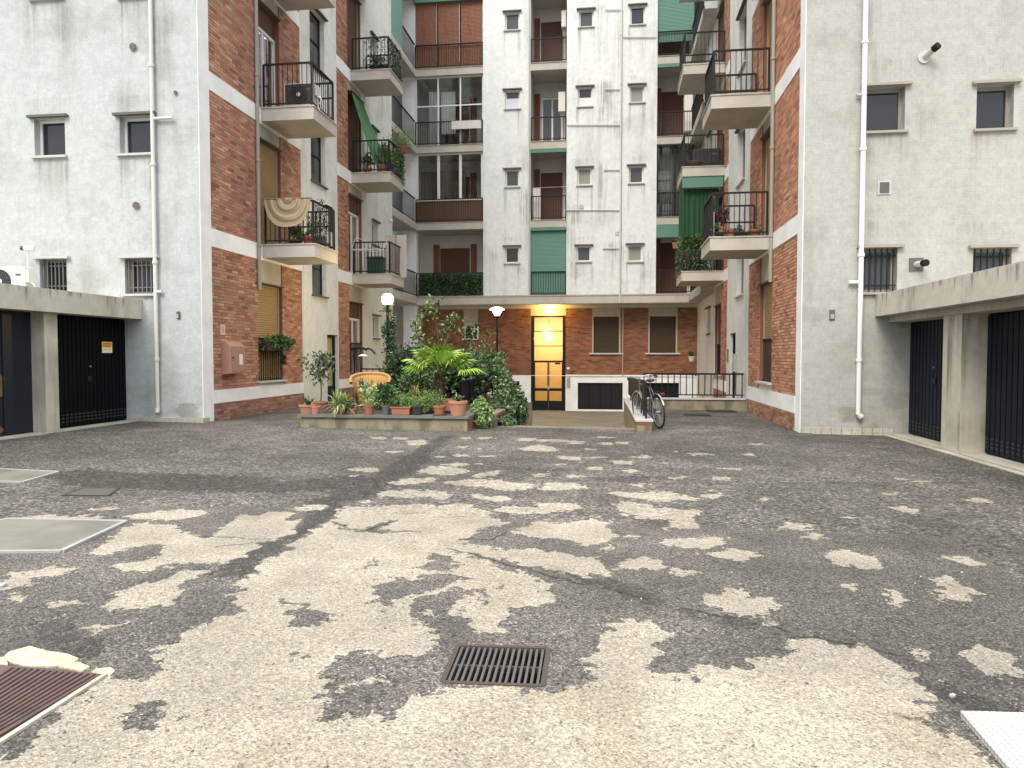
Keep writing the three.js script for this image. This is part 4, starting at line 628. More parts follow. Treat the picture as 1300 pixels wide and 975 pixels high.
  windowAt(PG, B, w3, { frame: M.iron, depth: 0.1, hood: false });
  downpipe(B, [V(PG.hit(791, 400)[0], ys, -DG + 0.05), V(PG.hit(791, 400)[0], yb, -DG + 0.05)], 0.03, M.frameDull);
  // the entrance
  { const d = part('entrance_door', B, 'tall black framed glass entrance lit from inside'), [s0, s1, y0, y1] = door, f = 0.075, yy = (v) => PG.hit(697, v)[1], sm = (s0 + s1) / 2, p = PG;
    const rails = [420.3, 439.2, 458.7].map(yy), dk = [yy(493), yy(496.5), yy(509), y0 + 0.02];
    obj('frame', [p.box(s0, s0 + 0.13, y0, y1, -0.2, -0.06), p.box(s1 - 0.13, s1, y0, y1, -0.2, -0.06), p.box(s0 + 0.13, s1 - 0.13, y1 - f, y1, -0.2, -0.06), p.box(s0 + 0.13, s1 - 0.13, rails[2] - 0.05, rails[2] + 0.03, -0.2, -0.06)], M.black, d);
    obj('transom', rails.slice(0, 2).map((y) => p.box(s0 + 0.13, s1 - 0.13, y - 0.018, y + 0.018, -0.16, -0.1)), M.iron, d);
    for (const [a, b, e] of [[s0 + 0.13, sm - 0.005, 1], [sm + 0.005, s1 - 0.13, -1]]) { const l = part('door_leaf', d); obj('leaf_frame', [p.box(a, a + 0.035, y0 + 0.02, rails[2] - 0.055, -0.15, -0.1), p.box(b - 0.035, b, y0 + 0.02, rails[2] - 0.055, -0.15, -0.1), p.box(a + 0.035, b - 0.035, dk[1], dk[0], -0.15, -0.1), p.box(a + 0.035, b - 0.035, dk[3], dk[2], -0.15, -0.1)], M.black, l); obj('leaf_pane', p.box(a + 0.035, b - 0.035, dk[2], rails[2] - 0.055, -0.13, -0.125), M.paneHall, l); }
    const ys2 = [rails[2] + 0.03, rails[1] - 0.018, rails[1] + 0.018, rails[0] - 0.018, rails[0] + 0.018, y1 - f]; for (let j = 0; j < 3; j++) obj('pane', p.box(s0 + 0.13, s1 - 0.13, ys2[j * 2], ys2[j * 2 + 1], -0.13, -0.125), M.paneHall, d);
    obj('door_lock', p.box(sm - 0.05, sm + 0.05, 0.0, 0.14, -0.098, -0.07), M.steel, d); obj('door_closer', p.box(sm + 0.28, sm + 0.5, rails[2] - 0.13, rails[2] - 0.06, -0.1, -0.05), M.black, d);
    // the hall behind it
    const h = part('entrance_hall', B), z0 = DG + 0.3, z1 = DG + 4.5, a = s0 - 0.35, b = s1 + 0.35;
    obj('hall_wall', [dbox(a - 0.1, a, -0.9, 3.3, z0, z1), dbox(b, b + 0.1, -0.9, 3.3, z0, z1), dbox(a, b, -0.9, 3.3, z1, z1 + 0.1)], M.hall, h); obj('hall_floor', dbox(a, b, -1.0, -0.9, DG + 0.31, z1), M.hallFloor, h); obj('hall_ceiling', dbox(a, b, 3.3, 3.4, z0, z1), M.hall, h);
    const lp = onD(697, 430, DG + 3.0), lamp = part('hall_lamp', B); obj('lamp_globe', new THREE.SphereGeometry(0.14, 20, 14).translate(lp[0], lp[1], -lp[2]), M.glowWarm, lamp); obj('lamp_rod', rod(V(lp[0], lp[1] + 0.14, -lp[2]), V(lp[0], 3.3, -lp[2]), 0.015), M.steel, lamp);
    const L = new THREE.PointLight(0xffdca6, 6, 0, 2); L.position.set(lp[0], lp[1], -lp[2]); L.castShadow = true; L.shadow.radius = 6; scene.add(L);
    const op = onD(697, 394, DG - 0.3), ol = part('entrance_lamp', B); obj('lamp_globe', new THREE.SphereGeometry(0.13, 20, 14).translate(op[0], op[1], -op[2]), M.glowWarm, ol); obj('lamp_base', rod(V(op[0], op[1] + 0.1, -op[2]), V(op[0], 3.48, -op[2]), 0.06), M.metalWhite, ol);
    const L2 = new THREE.PointLight(0xffc25a, 4, 0, 2); L2.position.set(op[0], op[1], -op[2]); L2.castShadow = true; L2.shadow.radius = 6; scene.add(L2);
    obj('bell_plate', p.box(s1 + 0.05, s1 + 0.2, yy(512 - 20), yy(479), 0.021, 0.05), M.steel, B); obj('letter_slot', p.box(s1 + 0.05, s1 + 0.17, yy(469), yy(466), 0.001, 0.03), M.metalWhite, B); }
  obj('rear_wall', dbox(-9.6, 3.6, 3.55, TOP, BACK + 0.2, BACK + 0.4), M.loggia, B);
  obj('roof', dbox(-9.6, 3.6, TOP, TOP + 0.15, DF, BACK + 0.5), M.concrete, B);
  settle(B, -2.3, -0.9, DF);
}

// ---------- garages ----------
console.log('garages');
function ribbedDoor(parent, pl, d0, d1, y0, y1, m, o = {}) {
  const S = (d) => (pl.kind === 'L' ? d : -d), g = part('garage_door', parent, o.label), n = o.ribs ?? 16;
  obj('door_sheet', pl.box(S(d0), S(d1), y0, y1, -0.06, -0.03), m, g);
  for (let i = 0; i < n; i++) { const a = lerp(d0, d1, (i + 0.10) / n), b = lerp(d0, d1, (i + 0.90) / n); obj('door_slat', pl.box(S(a), S(b), y0 + 0.02, y1 - 0.02, -0.029, 0.0), m, g); }
  for (let r = 0; r < 3; r++) for (let i = 0; i < n; i++) { const c = lerp(d0, d1, (i + 0.5) / n); obj('vent_slot', pl.box(S(c - 0.035), S(c + 0.035), y0 + 0.09 + r * 0.06, y0 + 0.115 + r * 0.06, 0.0, 0.006), M.slot, g); }
  const c = lerp(d0, d1, 0.5), hd = obj('door_handle', pl.box(S(c - 0.05), S(c + 0.05), 0.92, 1.02, 0.0, 0.02), M.iron, g); obj('lock', new THREE.CylinderGeometry(0.016, 0.016, 0.03, 12).rotateZ(Math.PI / 2).translate(...pl.pt(S(c + 0.02), 1.2, 0.012).toArray()), M.steel, hd);
}
M.pillar = new THREE.MeshStandardMaterial({ map: per(streaked(512, 1024, 1.2, 2.4, [0.52, 0.49, 0.40], [0.20, 0.17, 0.11], [[0.25, 2.1, 0.12, 1.6, 1.3], [0.5, 2.0, 0.08, 1.2, 1.2], [0.9, 2.1, 0.15, 1.8, 1.1], [0.6, 0.6, 0.6, 0.6, 0.5]], 521), 1.2, 2.4), roughness: 0.9, bumpMap: grainBump, bumpScale: 0.006 });
M.slot = mat(0.02, 0.021, 0.024, 0.5);
M.doorBlack = new THREE.MeshPhysicalMaterial({ color: rgb(0.004, 0.004, 0.005), roughness: 0.7, specularIntensity: 0.2 });
M.canopy = new THREE.MeshStandardMaterial({ map: per(streaked(1024, 512, 6, 2, [0.55, 0.52, 0.43], [0.18, 0.16, 0.12], [...Array(26)].map((_, i) => [i * 0.23 + 0.1 * hash(i, 1, 2), 0.5, 0.03 + 0.05 * hash(i, 2, 2), 0.1 + 0.2 * hash(i, 3, 2), 0.9]), 501), 6, 2), roughness: 0.9, bumpMap: grainBump, bumpScale: 0.005 });
M.rustPaint = (() => {                                       // navy paint flaked off down to brown primer
  const t = tex(512, 512, (u, v) => { const n = 0.10 * (fbm(u * 22, v * 22, 611, 4) - 0.5) * 2, d1 = Math.hypot((u - 0.68) / 0.085, (v - 0.40) / 0.13), d2 = Math.hypot((u - 0.42) / 0.13, (v - 0.10) / 0.28), d3 = Math.hypot((u - 0.60) / 0.16, (v - 0.045) / 0.04), k = Math.min(d1, d2, d3) + n * 3.2, p = sstep(1.03, 0.97, k), e = fbm(u * 30, v * 30, 615, 3); return mixc([0.006, 0.010, 0.020], d2 < d1 && d2 < 1.3 ? [0.085 * (0.6 + e), 0.025, 0.012] : [0.15 * (0.7 + 0.6 * e), 0.085 * (0.7 + 0.6 * e), 0.04], p); });
  t.wrapS = t.wrapT = THREE.ClampToEdgeWrapping; return new THREE.MeshStandardMaterial({ map: t, roughness: 0.4 });
})();
{
  const B = thing('garage_block', 'low concrete garage block with a flaking navy door and an orange notice', 'garage'), X = -9.57, pl = plane('L', X), g = 0.09;
  obj('roof_slab', dbox(-16, -9.19, 2.12, 2.5, 3, DL - 0.003), M.canopy, B);
  for (const d of [11.05, 8.3, 5.5, 2.9]) obj('pillar', dbox(X - 0.1, -9.33, 0, 2.119, d, d + 0.3), M.concrete, B);
  ribbedDoor(B, pl, 11.352, DL - 0.004, g + 0.03, 2.115, M.doorBlack, { ribs: 20, label: 'black ribbed garage door with an orange notice' });
  const nd = part('garage_door', B, 'navy garage door with flaking paint'), sg = new THREE.PlaneGeometry(2.44, 2.0); sg.rotateY(Math.PI / 2).translate(X, g + 1.04, -9.825); obj('door_sheet', sg, M.rustPaint, nd); obj('door_back', pl.box(8.602, 11.048, g + 0.03, 2.115, -0.06, -0.003), M.navy, nd); for (const s of [9.2, 9.83, 10.45]) obj('door_fold', pl.box(s - 0.006, s + 0.006, g + 0.05, 2.1, 0.001, 0.012), M.navy, nd);
  ribbedDoor(B, pl, 5.802, 8.298, g + 0.03, 2.115, M.navy); ribbedDoor(B, pl, 3.2, 5.498, g + 0.03, 2.115, M.navy);
  for (const [a, b] of [[11.35, DL - 0.005], [8.6, 11.05], [5.8, 8.3]]) obj('door_sill', dbox(X - 0.05, -9.30, -0.1, g + 0.022, a + 0.003, b - 0.003), M.concrete, B);
  obj('rear_wall', dbox(-16, -15.8, 0, 2.119, 3, DL - 0.01), M.concrete, B); obj('front_side_wall', dbox(-15.8, X - 0.11, 0, 2.119, 3, 3.2), M.concrete, B);
  // the notice: orange heading over white, its lettering too small to read
  const c = document.createElement('canvas'); c.width = 128; c.height = 128; const x = c.getContext('2d'); x.fillStyle = '#e8dcae'; x.fillRect(0, 0, 128, 128); x.fillStyle = '#e79a2f'; x.fillRect(4, 4, 120, 62); x.fillStyle = '#9a4a10'; for (let i = 0; i < 8; i++) x.fillRect(12 + i * 13, 16, 9, 15); for (let i = 0; i < 6; i++) x.fillRect(22 + i * 14, 42, 10, 15); x.fillStyle = '#6a6250'; for (let i = 0; i < 5; i++) x.fillRect(18 + i * 10, 84, 7, 8); for (let i = 0; i < 3; i++) x.fillRect(84 + i * 10, 84, 7, 8);
  const t = new THREE.CanvasTexture(c); t.colorSpace = THREE.SRGBColorSpace; t.magFilter = THREE.LinearFilter;
  const p0 = onX(129, 441, X), p1 = onX(142, 441, X), yt = onX(135, 434, X)[1], yb = onX(135, 448, X)[1], sh = new THREE.PlaneGeometry(p1[2] - p0[2], yt - yb).rotateY(Math.PI / 2).translate(X + 0.008, (yt + yb) / 2, -(p0[2] + p1[2]) / 2);
  obj('notice', sh, new THREE.MeshStandardMaterial({ map: t, roughness: 0.6 }), B);
  settle(B, X, 0.09, DL);
}
{
  const B = thing('garage_block', 'low concrete garage block with blue-black ribbed doors and a stained pillar', 'garage'), X = 5.38, pl = plane('R', X), g = -0.05;
  obj('roof_slab', dbox(4.77, 13, 2.11, 2.5, 3, DR - 0.003), M.canopy, B);
  obj('roof_beam', dbox(5.0, 5.5, 2.0, 2.109, 3, DR - 0.004), M.concrete, B);
  for (const d of [11.4, 8.3, 5.2]) obj('pillar', dbox(5.04, X + 0.12, -0.2, 1.999, d, d + 0.6), M.pillar, B);
  ribbedDoor(B, pl, 12.002, DR - 0.006, g + 0.03, 1.998, M.navy, { ribs: 15 }); ribbedDoor(B, pl, 8.902, 11.398, g + 0.03, 1.998, M.navy, { ribs: 18 }); ribbedDoor(B, pl, 5.802, 8.298, g + 0.03, 1.998, M.navy, { ribs: 18 });
  for (const [a, b] of [[12.0, DR - 0.005], [8.9, 11.4], [5.8, 8.3]]) obj('door_sill', dbox(5.05, X + 0.06, -0.3, g + 0.022, a + 0.003, b - 0.003), M.concrete, B);
  obj('kerb', dbox(4.92, 5.03, -0.3, g + 0.012, 3, DR - 0.05), M.concrete, B);
  obj('rear_wall', dbox(12.8, 13, -0.2, 2.109, 3, DR - 0.01), M.concrete, B); obj('front_side_wall', dbox(X + 0.13, 12.8, -0.2, 2.109, 3, 3.2), M.concrete, B);
  settle(B, X, -0.05, DR);
}

// ---------- plants ----------
const PAL = { dark: [[0.022, 0.050, 0.018], [0.035, 0.080, 0.026], [0.06, 0.12, 0.04]], mid: [[0.05, 0.11, 0.03], [0.09, 0.17, 0.045], [0.13, 0.22, 0.06]], light: [[0.18, 0.30, 0.06], [0.26, 0.39, 0.09], [0.35, 0.46, 0.15]], pale: [[0.36, 0.44, 0.17], [0.52, 0.57, 0.30], [0.20, 0.32, 0.08]], palm: [[0.19, 0.33, 0.035], [0.28, 0.44, 0.05], [0.40, 0.55, 0.10]], dry: [[0.28, 0.22, 0.05], [0.34, 0.26, 0.08], [0.2, 0.17, 0.05]], olive: [[0.06, 0.09, 0.04], [0.10, 0.13, 0.07], [0.04, 0.065, 0.028]], red: [[0.10, 0.03, 0.04], [0.06, 0.03, 0.03], [0.14, 0.05, 0.05]] };
class Leaves {
  constructor() { this.p = []; this.c = []; this.i = []; }
  leaf(at, axis, len, wid, col, roll = rnd() * 6.28, fold = 0.25) {
    const a = axis.clone().normalize(), t = Math.abs(a.y) < 0.9 ? V(0, 1, 0) : V(1, 0, 0), x = t.cross(a).normalize().applyAxisAngle(a, roll), z = a.clone().cross(x), n = this.p.length / 3;
    const add = (l, w, h) => { this.p.push(at.x + a.x * l + x.x * w + z.x * h, at.y + a.y * l + x.y * w + z.y * h, at.z + a.z * l + x.z * w + z.z * h); this.c.push(...col); };
    add(0, 0, 0); add(len * 0.42, wid * 0.5, fold * wid); add(len, 0, -0.1 * len); add(len * 0.42, -wid * 0.5, fold * wid); add(len * 0.5, 0, 0);
    this.i.push(n, n + 1, n + 4, n + 1, n + 2, n + 4, n + 2, n + 3, n + 4, n + 3, n, n + 4);
  }
  strip(pts, wid, col, side) {                                // a blade along pts, tapering to its tip
    const n = this.p.length / 3, K = pts.length;
    pts.forEach((p, k) => { const t = k / (K - 1), w = wid * (t < 0.25 ? 0.55 + 1.8 * t : 1 - Math.pow((t - 0.25) / 0.75, 1.6)) * 0.5, d = (pts[Math.min(k + 1, K - 1)].clone().sub(pts[Math.max(k - 1, 0)])).normalize(), s = (side ? side.clone() : V(0, 1, 0).cross(d)).normalize().multiplyScalar(w); for (const e of [-1, 1]) { this.p.push(p.x + s.x * e, p.y + s.y * e + Math.abs(w) * 0.25, p.z + s.z * e); this.c.push(...col); } });
    for (let k = 0; k + 1 < K; k++) { const a = n + 2 * k; this.i.push(a, a + 1, a + 2, a + 1, a + 3, a + 2); }
  }
  geo() { const g = new THREE.BufferGeometry(); g.setAttribute('position', new THREE.Float32BufferAttribute(this.p, 3)); g.setAttribute('color', new THREE.Float32BufferAttribute(this.c, 3)); g.setIndex(this.i); g.computeVertexNormals(); g.setAttribute('uv', new THREE.Float32BufferAttribute(new Float32Array(this.p.length / 3 * 2), 2)); return g; }
}
const pick = (pal) => { const c = pal[Math.floor(rnd() * pal.length)], k = 0.75 + 0.5 * rnd(); return [c[0] * k, c[1] * k, c[2] * k]; };
const rdir = () => { const z = rr(-1, 1), a = rnd() * 6.283, r = Math.sqrt(1 - z * z); return V(r * Math.cos(a), z, r * Math.sin(a)); };
function bushG(n, rx, ry, rz, len, pal, o = {}) {            // leaves gathered in clumps through a crown; centre at its foot
  const L = new Leaves(), clumps = [...Array(o.clumps ?? Math.max(6, Math.round(n / 60)))].map(() => { const d = rdir(), k = Math.pow(rnd(), o.core ?? 0.4); return V(d.x * rx * k, ry * (1 + d.y * k), d.z * rz * k); }), cr = o.spread ?? Math.min(rx, ry, rz) * 0.42;
  for (let i = 0; i < n; i++) { const c = clumps[i % clumps.length], d = rdir(), at = c.clone().addScaledVector(d, cr * Math.pow(rnd(), 0.5)), ax = d.clone().multiplyScalar(0.7).add(V(0, o.droop ?? 0.15, 0)).addScaledVector(rdir(), 0.6); L.leaf(at, ax, len * rr(0.7, 1.25), len * (o.slim ?? 0.55), pick(pal)); }
  return L.geo();
}
function tuftG(n, len, wid, pal, o = {}) {                   // arching blades from one crown
  const L = new Leaves();
  for (let i = 0; i < n; i++) { const a = rnd() * 6.283, out = rr(o.lo ?? 0.35, o.hi ?? 1), l = len * rr(0.65, 1.1), pts = []; for (let k = 0; k <= 5; k++) { const t = k / 5; pts.push(V(Math.cos(a) * out * l * t, l * (t * Math.sqrt(Math.max(0.05, 1.1 - out * out)) - (o.sag ?? 0.7) * out * t * t), Math.sin(a) * out * l * t).add(V(rr(-0.02, 0.02), 0, rr(-0.02, 0.02)))); } L.strip(pts, wid, pick(pal)); }
  return L.geo();
}
function ivyG(n, sample, len, pal) { const L = new Leaves(); for (let i = 0; i < n; i++) { const [p, nrm] = sample(); L.leaf(p, nrm.clone().multiplyScalar(0.5).add(V(0, -0.7, 0)).addScaledVector(rdir(), 0.5), len * rr(0.6, 1.2), len * 0.85, pick(pal)); } return L.geo(); }
const potG = (r, h) => lathe([[0, 0], [r * 0.68, 0], [r * 0.72, h * 0.02], [r * 0.93, h * 0.80], [r, h * 0.80], [r, h * 0.99], [r * 0.97, h], [r * 0.88, h], [r * 0.86, h * 0.86], [0, h * 0.86]], 28);
function boxPotG(w, h, d) { const g = new RoundedBoxGeometry(w, h, d, 2, Math.min(h, d) * 0.1).translate(0, h / 2, 0), p = g.attributes.position; for (let i = 0; i < p.count; i++) { const k = 0.86 + 0.14 * clamp(p.getY(i) / h, 0, 1); p.setX(i, p.getX(i) * k); p.setZ(i, p.getZ(i) * k); } return merge([g, boxG(-w / 2 - 0.012, w / 2 + 0.012, h * 0.84, h, -d / 2 - 0.012, d / 2 + 0.012)]); }
function potted(label, at, pot, potM, plants, o = {}) {      // pot: [r, h] round or [w, h, d] long
  const t = thing(o.name ?? 'potted_plant', label, o.category ?? 'potted plant', o.group), h = pot[1];
  obj('pot', pot.length === 2 ? potG(...pot) : boxPotG(...pot), potM, t);
  obj('soil', pot.length === 2 ? new THREE.CylinderGeometry(pot[0] * 0.86, pot[0] * 0.86, 0.01, 20).translate(0, h * 0.93, 0) : boxG(-pot[0] * 0.45, pot[0] * 0.45, h * 1.0, h * 1.004, -pot[2] * 0.42, pot[2] * 0.42), M.soil, t);
  for (const [g, m, name] of plants) { g.translate(0, h * 0.9, 0); obj(name ?? 'foliage', g, m ?? M.leaf, t); }
  if (o.saucer) obj('saucer', lathe([[0, -0.004], [pot[0] * 1.0, -0.004], [pot[0] * 1.15, 0.03], [pot[0] * 1.1, 0.03], [pot[0] * 0.95, 0.005], [0, 0.005]], 24), potM, t);
  return put(t, at[0], at[1], at[2], o.turn ?? 0);
}
M.leaf.transmission = 0.2; M.leaf.thickness = 0; M.leaf.roughness = 0.42;
M.bark = mat(0.10, 0.075, 0.05, 0.95); M.palmFibre = mat(0.085, 0.05, 0.028, 1);

// ---------- planter, ramp walls, fence ----------
console.log('planter and plants');
const BED = 0.30;                                            // top of the raised planter
{
  const B = thing('raised_planter', 'low concrete raised planter with slate coping, crowded with pots', 'planter');
  obj('front_wall', dbox(-5.72, -2.565, -0.2, BED - 0.045, 13.0, 13.14), M.bedWall, B);
  brickWall(plane('L', -2.56), B, 13.142, 14.3, -0.2, BED - 0.045, [], [0.34, 0.16, 0.10], 0.14, 0, 'side_wall');
  obj('side_wall', dbox(-5.72, -5.58, -0.2, BED - 0.045, 13.14, 21.3), M.bedWall, B);
  for (let i = 0; i < 5; i++) obj('coping_stone', dbox(lerp(-5.78, -2.53, i / 5) + 0.003, lerp(-5.78, -2.53, (i + 1) / 5) - 0.003, BED - 0.045, BED + 0.004 * rnd(), 12.95, 13.3), M.slate, B);
  obj('coping_stone', dbox(-2.78, -2.53, BED - 0.045, BED + 0.002, 13.303, 14.3), M.slate, B);
  obj('soil_bed', dbox(-5.6, -2.79, -0.1, BED - 0.02, 13.301, 21.2), M.soilBed, B); obj('soil_bed', dbox(-2.79, -2.57, -0.1, BED - 0.06, 14.31, 21.2), M.soilBed, B);
  settle(B, -4.1, 0, 13);
  const W = thing('ramp_wall', 'low brick-topped concrete wall beside the ivy and ramp', 'wall'); obj('wall_body', dbox(-2.46, -2.2, -1.0, 0.14, 13.95, 19.3), M.bedWall, W); brickWall(plane('L', -2.19), W, 13.95, 19.3, 0.141, 0.27, [], [0.34, 0.14, 0.08], 0.28, 0, 'brick_coping'); settle(W, -2.3, 0, 14);
  const W2 = thing('ramp_wall', 'sloping low wall with pale coping beside the bicycle', 'wall'); const top = (d) => lerp(0.215, -0.14, (d - 13.67) / 13.3);
  const prof = (y0, y1, x0, x1, m, n) => { const g = new THREE.BufferGeometry(), a = 13.67, b = 26.9, q = [[x0, a], [x1, a], [x1, b], [x0, b]], v = [], idx = []; const quad = (p) => { const k = v.length / 3; p.forEach((s) => v.push(...s)); idx.push(k, k + 1, k + 2, k, k + 2, k + 3); }; const P = ([x, d], up) => [x, up ? top(d) + y1 : (y0 === null ? -1.2 : top(d) + y0), -d]; quad([P(q[0], 1), P(q[1], 1), P(q[2], 1), P(q[3], 1)]); for (let i = 0; i < 4; i++) { const s = q[i], e = q[(i + 1) % 4]; quad([P(s, 0), P(e, 0), P(e, 1), P(s, 1)]); } if (y0 !== null) quad([P(q[3], 0), P(q[2], 0), P(q[1], 0), P(q[0], 0)]); g.setAttribute('position', new THREE.Float32BufferAttribute(v, 3)); g.setIndex(idx); const h = g.toNonIndexed(); h.computeVertexNormals(); const pp = h.attributes.position, uv = []; for (let i = 0; i < pp.count; i++) uv.push(pp.getX(i) + pp.getZ(i), pp.getY(i)); h.setAttribute('uv', new THREE.Float32BufferAttribute(uv, 2)); return obj(n, h, m, W2); };
  prof(null, -0.105, 0.49, 0.76, M.bedWall, 'wall_body'); prof(-0.104, -0.036, 0.482, 0.765, M.brickFlat, 'brick_course'); prof(-0.035, 0, 0.46, 0.79, M.sill, 'coping'); settle(W2, 0.62, 0, 13.7);
  // black sheet railings on both sides of the ramp
  const sheet = (label, x, d0, d1, y0, y1, s0, s1, nm) => { const R = thing('sheet_railing', label, 'railing'), dy = (d) => lerp(s0, s1, (d - d0) / (d1 - d0)); const n = 6; for (let i = 0; i < n; i++) { const a = lerp(d0, d1, i / n) + 0.004, b = lerp(d0, d1, (i + 1) / n) - 0.004, g = dbox(x - 0.008, x + 0.008, y0, y1, a, b), p = g.attributes.position; for (let k = 0; k < p.count; k++) p.setY(k, p.getY(k) + dy(-p.getZ(k))); obj('sheet_panel', g, M.black, R); obj('post', bar(P3(x + 0.03, y0 - 0.35 + dy(a), a + 0.02), P3(x + 0.03, y1 + dy(a), a + 0.02), 0.035), M.black, R); } obj('top_rail', bar(P3(x, y1 + 0.015 + s0, d0), P3(x, y1 + 0.015 + s1, d1), 0.05, 0.04), M.iron, R); return settle(R, x, 0, d0); };
  sheet('black sheet metal railing panel above the ivy behind the palm', -3.1, 14.9, 21.0, 0.46, 0.84, 0, 0);
  sheet('black sheet metal railing along the sloping wall by the bicycle', 0.64, 14.0, 26.5, 0.34, 0.90, 0, -0.3);
  const R = thing('low_wall', 'low stained concrete wall under the black bar fence', 'wall'); obj('wall_body', dbox(0.8, 3.48, -1.0, 0.25, 19.62, 19.8), M.bedWall, R); obj('coping', dbox(0.8, 3.48, 0.251, 0.29, 19.58, 19.84), M.sill, R); settle(R, 2, 0, 19.6);
  const Fn = thing('fence', 'black iron bar fence on the low wall before the sunken yard', 'fence'); const fh = 0.92; obj('top_rail', bar(P3(0.85, fh, 19.7), P3(3.44, fh, 19.7), 0.05, 0.045), M.black, Fn); obj('bottom_rail', bar(P3(0.85, 0.37, 19.7), P3(3.44, 0.37, 19.7), 0.03, 0.03), M.black, Fn); for (let i = 0; i < 17; i++) { const x = lerp(0.88, 3.4, i / 16); obj('fence_bar', bar(P3(x, i % 4 ? 0.37 : 0.29, 19.7), P3(x, fh - 0.02, 19.7), 0.024), M.black, Fn); } settle(Fn, 2.1, 0.29, 19.7);
  const F2 = thing('fence', 'short black iron railing behind the wicker armchair', 'fence'); const fy = 1.0; obj('top_rail', bar(P3(-7.5, fy, 21.4), P3(-5.8, fy, 21.4), 0.04), M.black, F2); obj('bottom_rail', bar(P3(-7.5, 0.2, 21.4), P3(-5.8, 0.2, 21.4), 0.03), M.black, F2); for (let i = 0; i < 10; i++) { const x = lerp(-7.5, -5.8, i / 9); obj('fence_bar', bar(P3(x, i % 9 ? 0.2 : 0.06, 21.4), P3(x, fy, 21.4), 0.022), M.black, F2); } settle(F2, -6.6, 0.06, 21.4);
  const G = thing('handrail', 'small white pipe handrail at the foot of the brick-topped wall', 'handrail'); const hp = [onX(658, 510, -2.3), onX(658, 499, -2.3), onX(663.5, 497, -2.3), onX(663.5, 509, -2.3)].map((p) => P3(-2.32, p[1], p[2])); hp[0].y = hp[3].y = 0.2; obj('rail_pipe', [rod(hp[0], hp[1], 0.02), rod(hp[1], hp[2], 0.02), rod(hp[2], hp[3], 0.02)], M.metalWhite, G); settle(G, -2.32, 0.2, 18);
  tag(obj('doormat', dbox(2.45, 3.15, gy(3), gy(3) + 0.022, 18.9, 19.55), M.blackPot), 'dark doormat on the asphalt outside the narrow door', 'doormat');
  tag(obj('manhole_cover', dbox(1.75, 2.35, gy(2), gy(2) + 0.012, 17.6, 18.2), M.blackPot), 'flat dark hatch in the asphalt near the bar fence', 'hatch');
}
// ---------- lamps ----------
function lampPost(label, x, yg, d, y, kind) {
  const t = thing('lamp_post', label, 'lamp post', 'garden lamp posts'); obj('pole', [rod(V(0, 0, 0), V(0, y - 0.16, 0), 0.035, 0.03, 12), lathe([[0, 0], [0.09, 0], [0.09, 0.03], [0.05, 0.1], [0.035, 0.4]], 16)], M.black, t);
  obj('lamp_holder', lathe([[0.03, y - 0.18], [0.07, y - 0.15], [0.06, y - 0.12]], 16), M.black, t);
  obj('lamp_globe', kind ? lathe([[0, y - 0.12], [0.07, y - 0.11], [0.14, y + 0.02], [0.15, y + 0.06]], 24) : new THREE.SphereGeometry(0.15, 24, 16).translate(0, y, 0), M.glowLamp, t);
  if (kind) obj('lamp_cap', lathe([[0.15, y + 0.045], [0.235, y + 0.065], [0.2, y + 0.10], [0.1, y + 0.14], [0, y + 0.16]], 24), M.glowCap, t); else obj('finial', new THREE.SphereGeometry(0.03, 10, 8).translate(0, y + 0.17, 0), M.black, t);
  put(t, x, yg, d); const L = new THREE.PointLight(0xffe2a8, 5, 0, 2); L.position.copy(P3(x, yg + y, d)); L.castShadow = true; L.shadow.radius = 7; scene.add(L);
}
M.glowCap = new THREE.MeshStandardMaterial({ color: rgb(0.8, 0.78, 0.7), emissive: rgb(1, 0.93, 0.72), emissiveIntensity: 3, roughness: 0.4, side: THREE.DoubleSide });
{ const a = onD(492, 380, 17.5); lampPost('lit globe lamp post wrapped in ivy beside the dark shrub', a[0], BED - 0.02, 17.5, a[1] - BED + 0.02, 0); const b = onD(631, 396, 22); lampPost('slim lit lamp post with a flared cap before the brick wall', b[0], -0.9, 22, b[1] + 0.9, 1); }
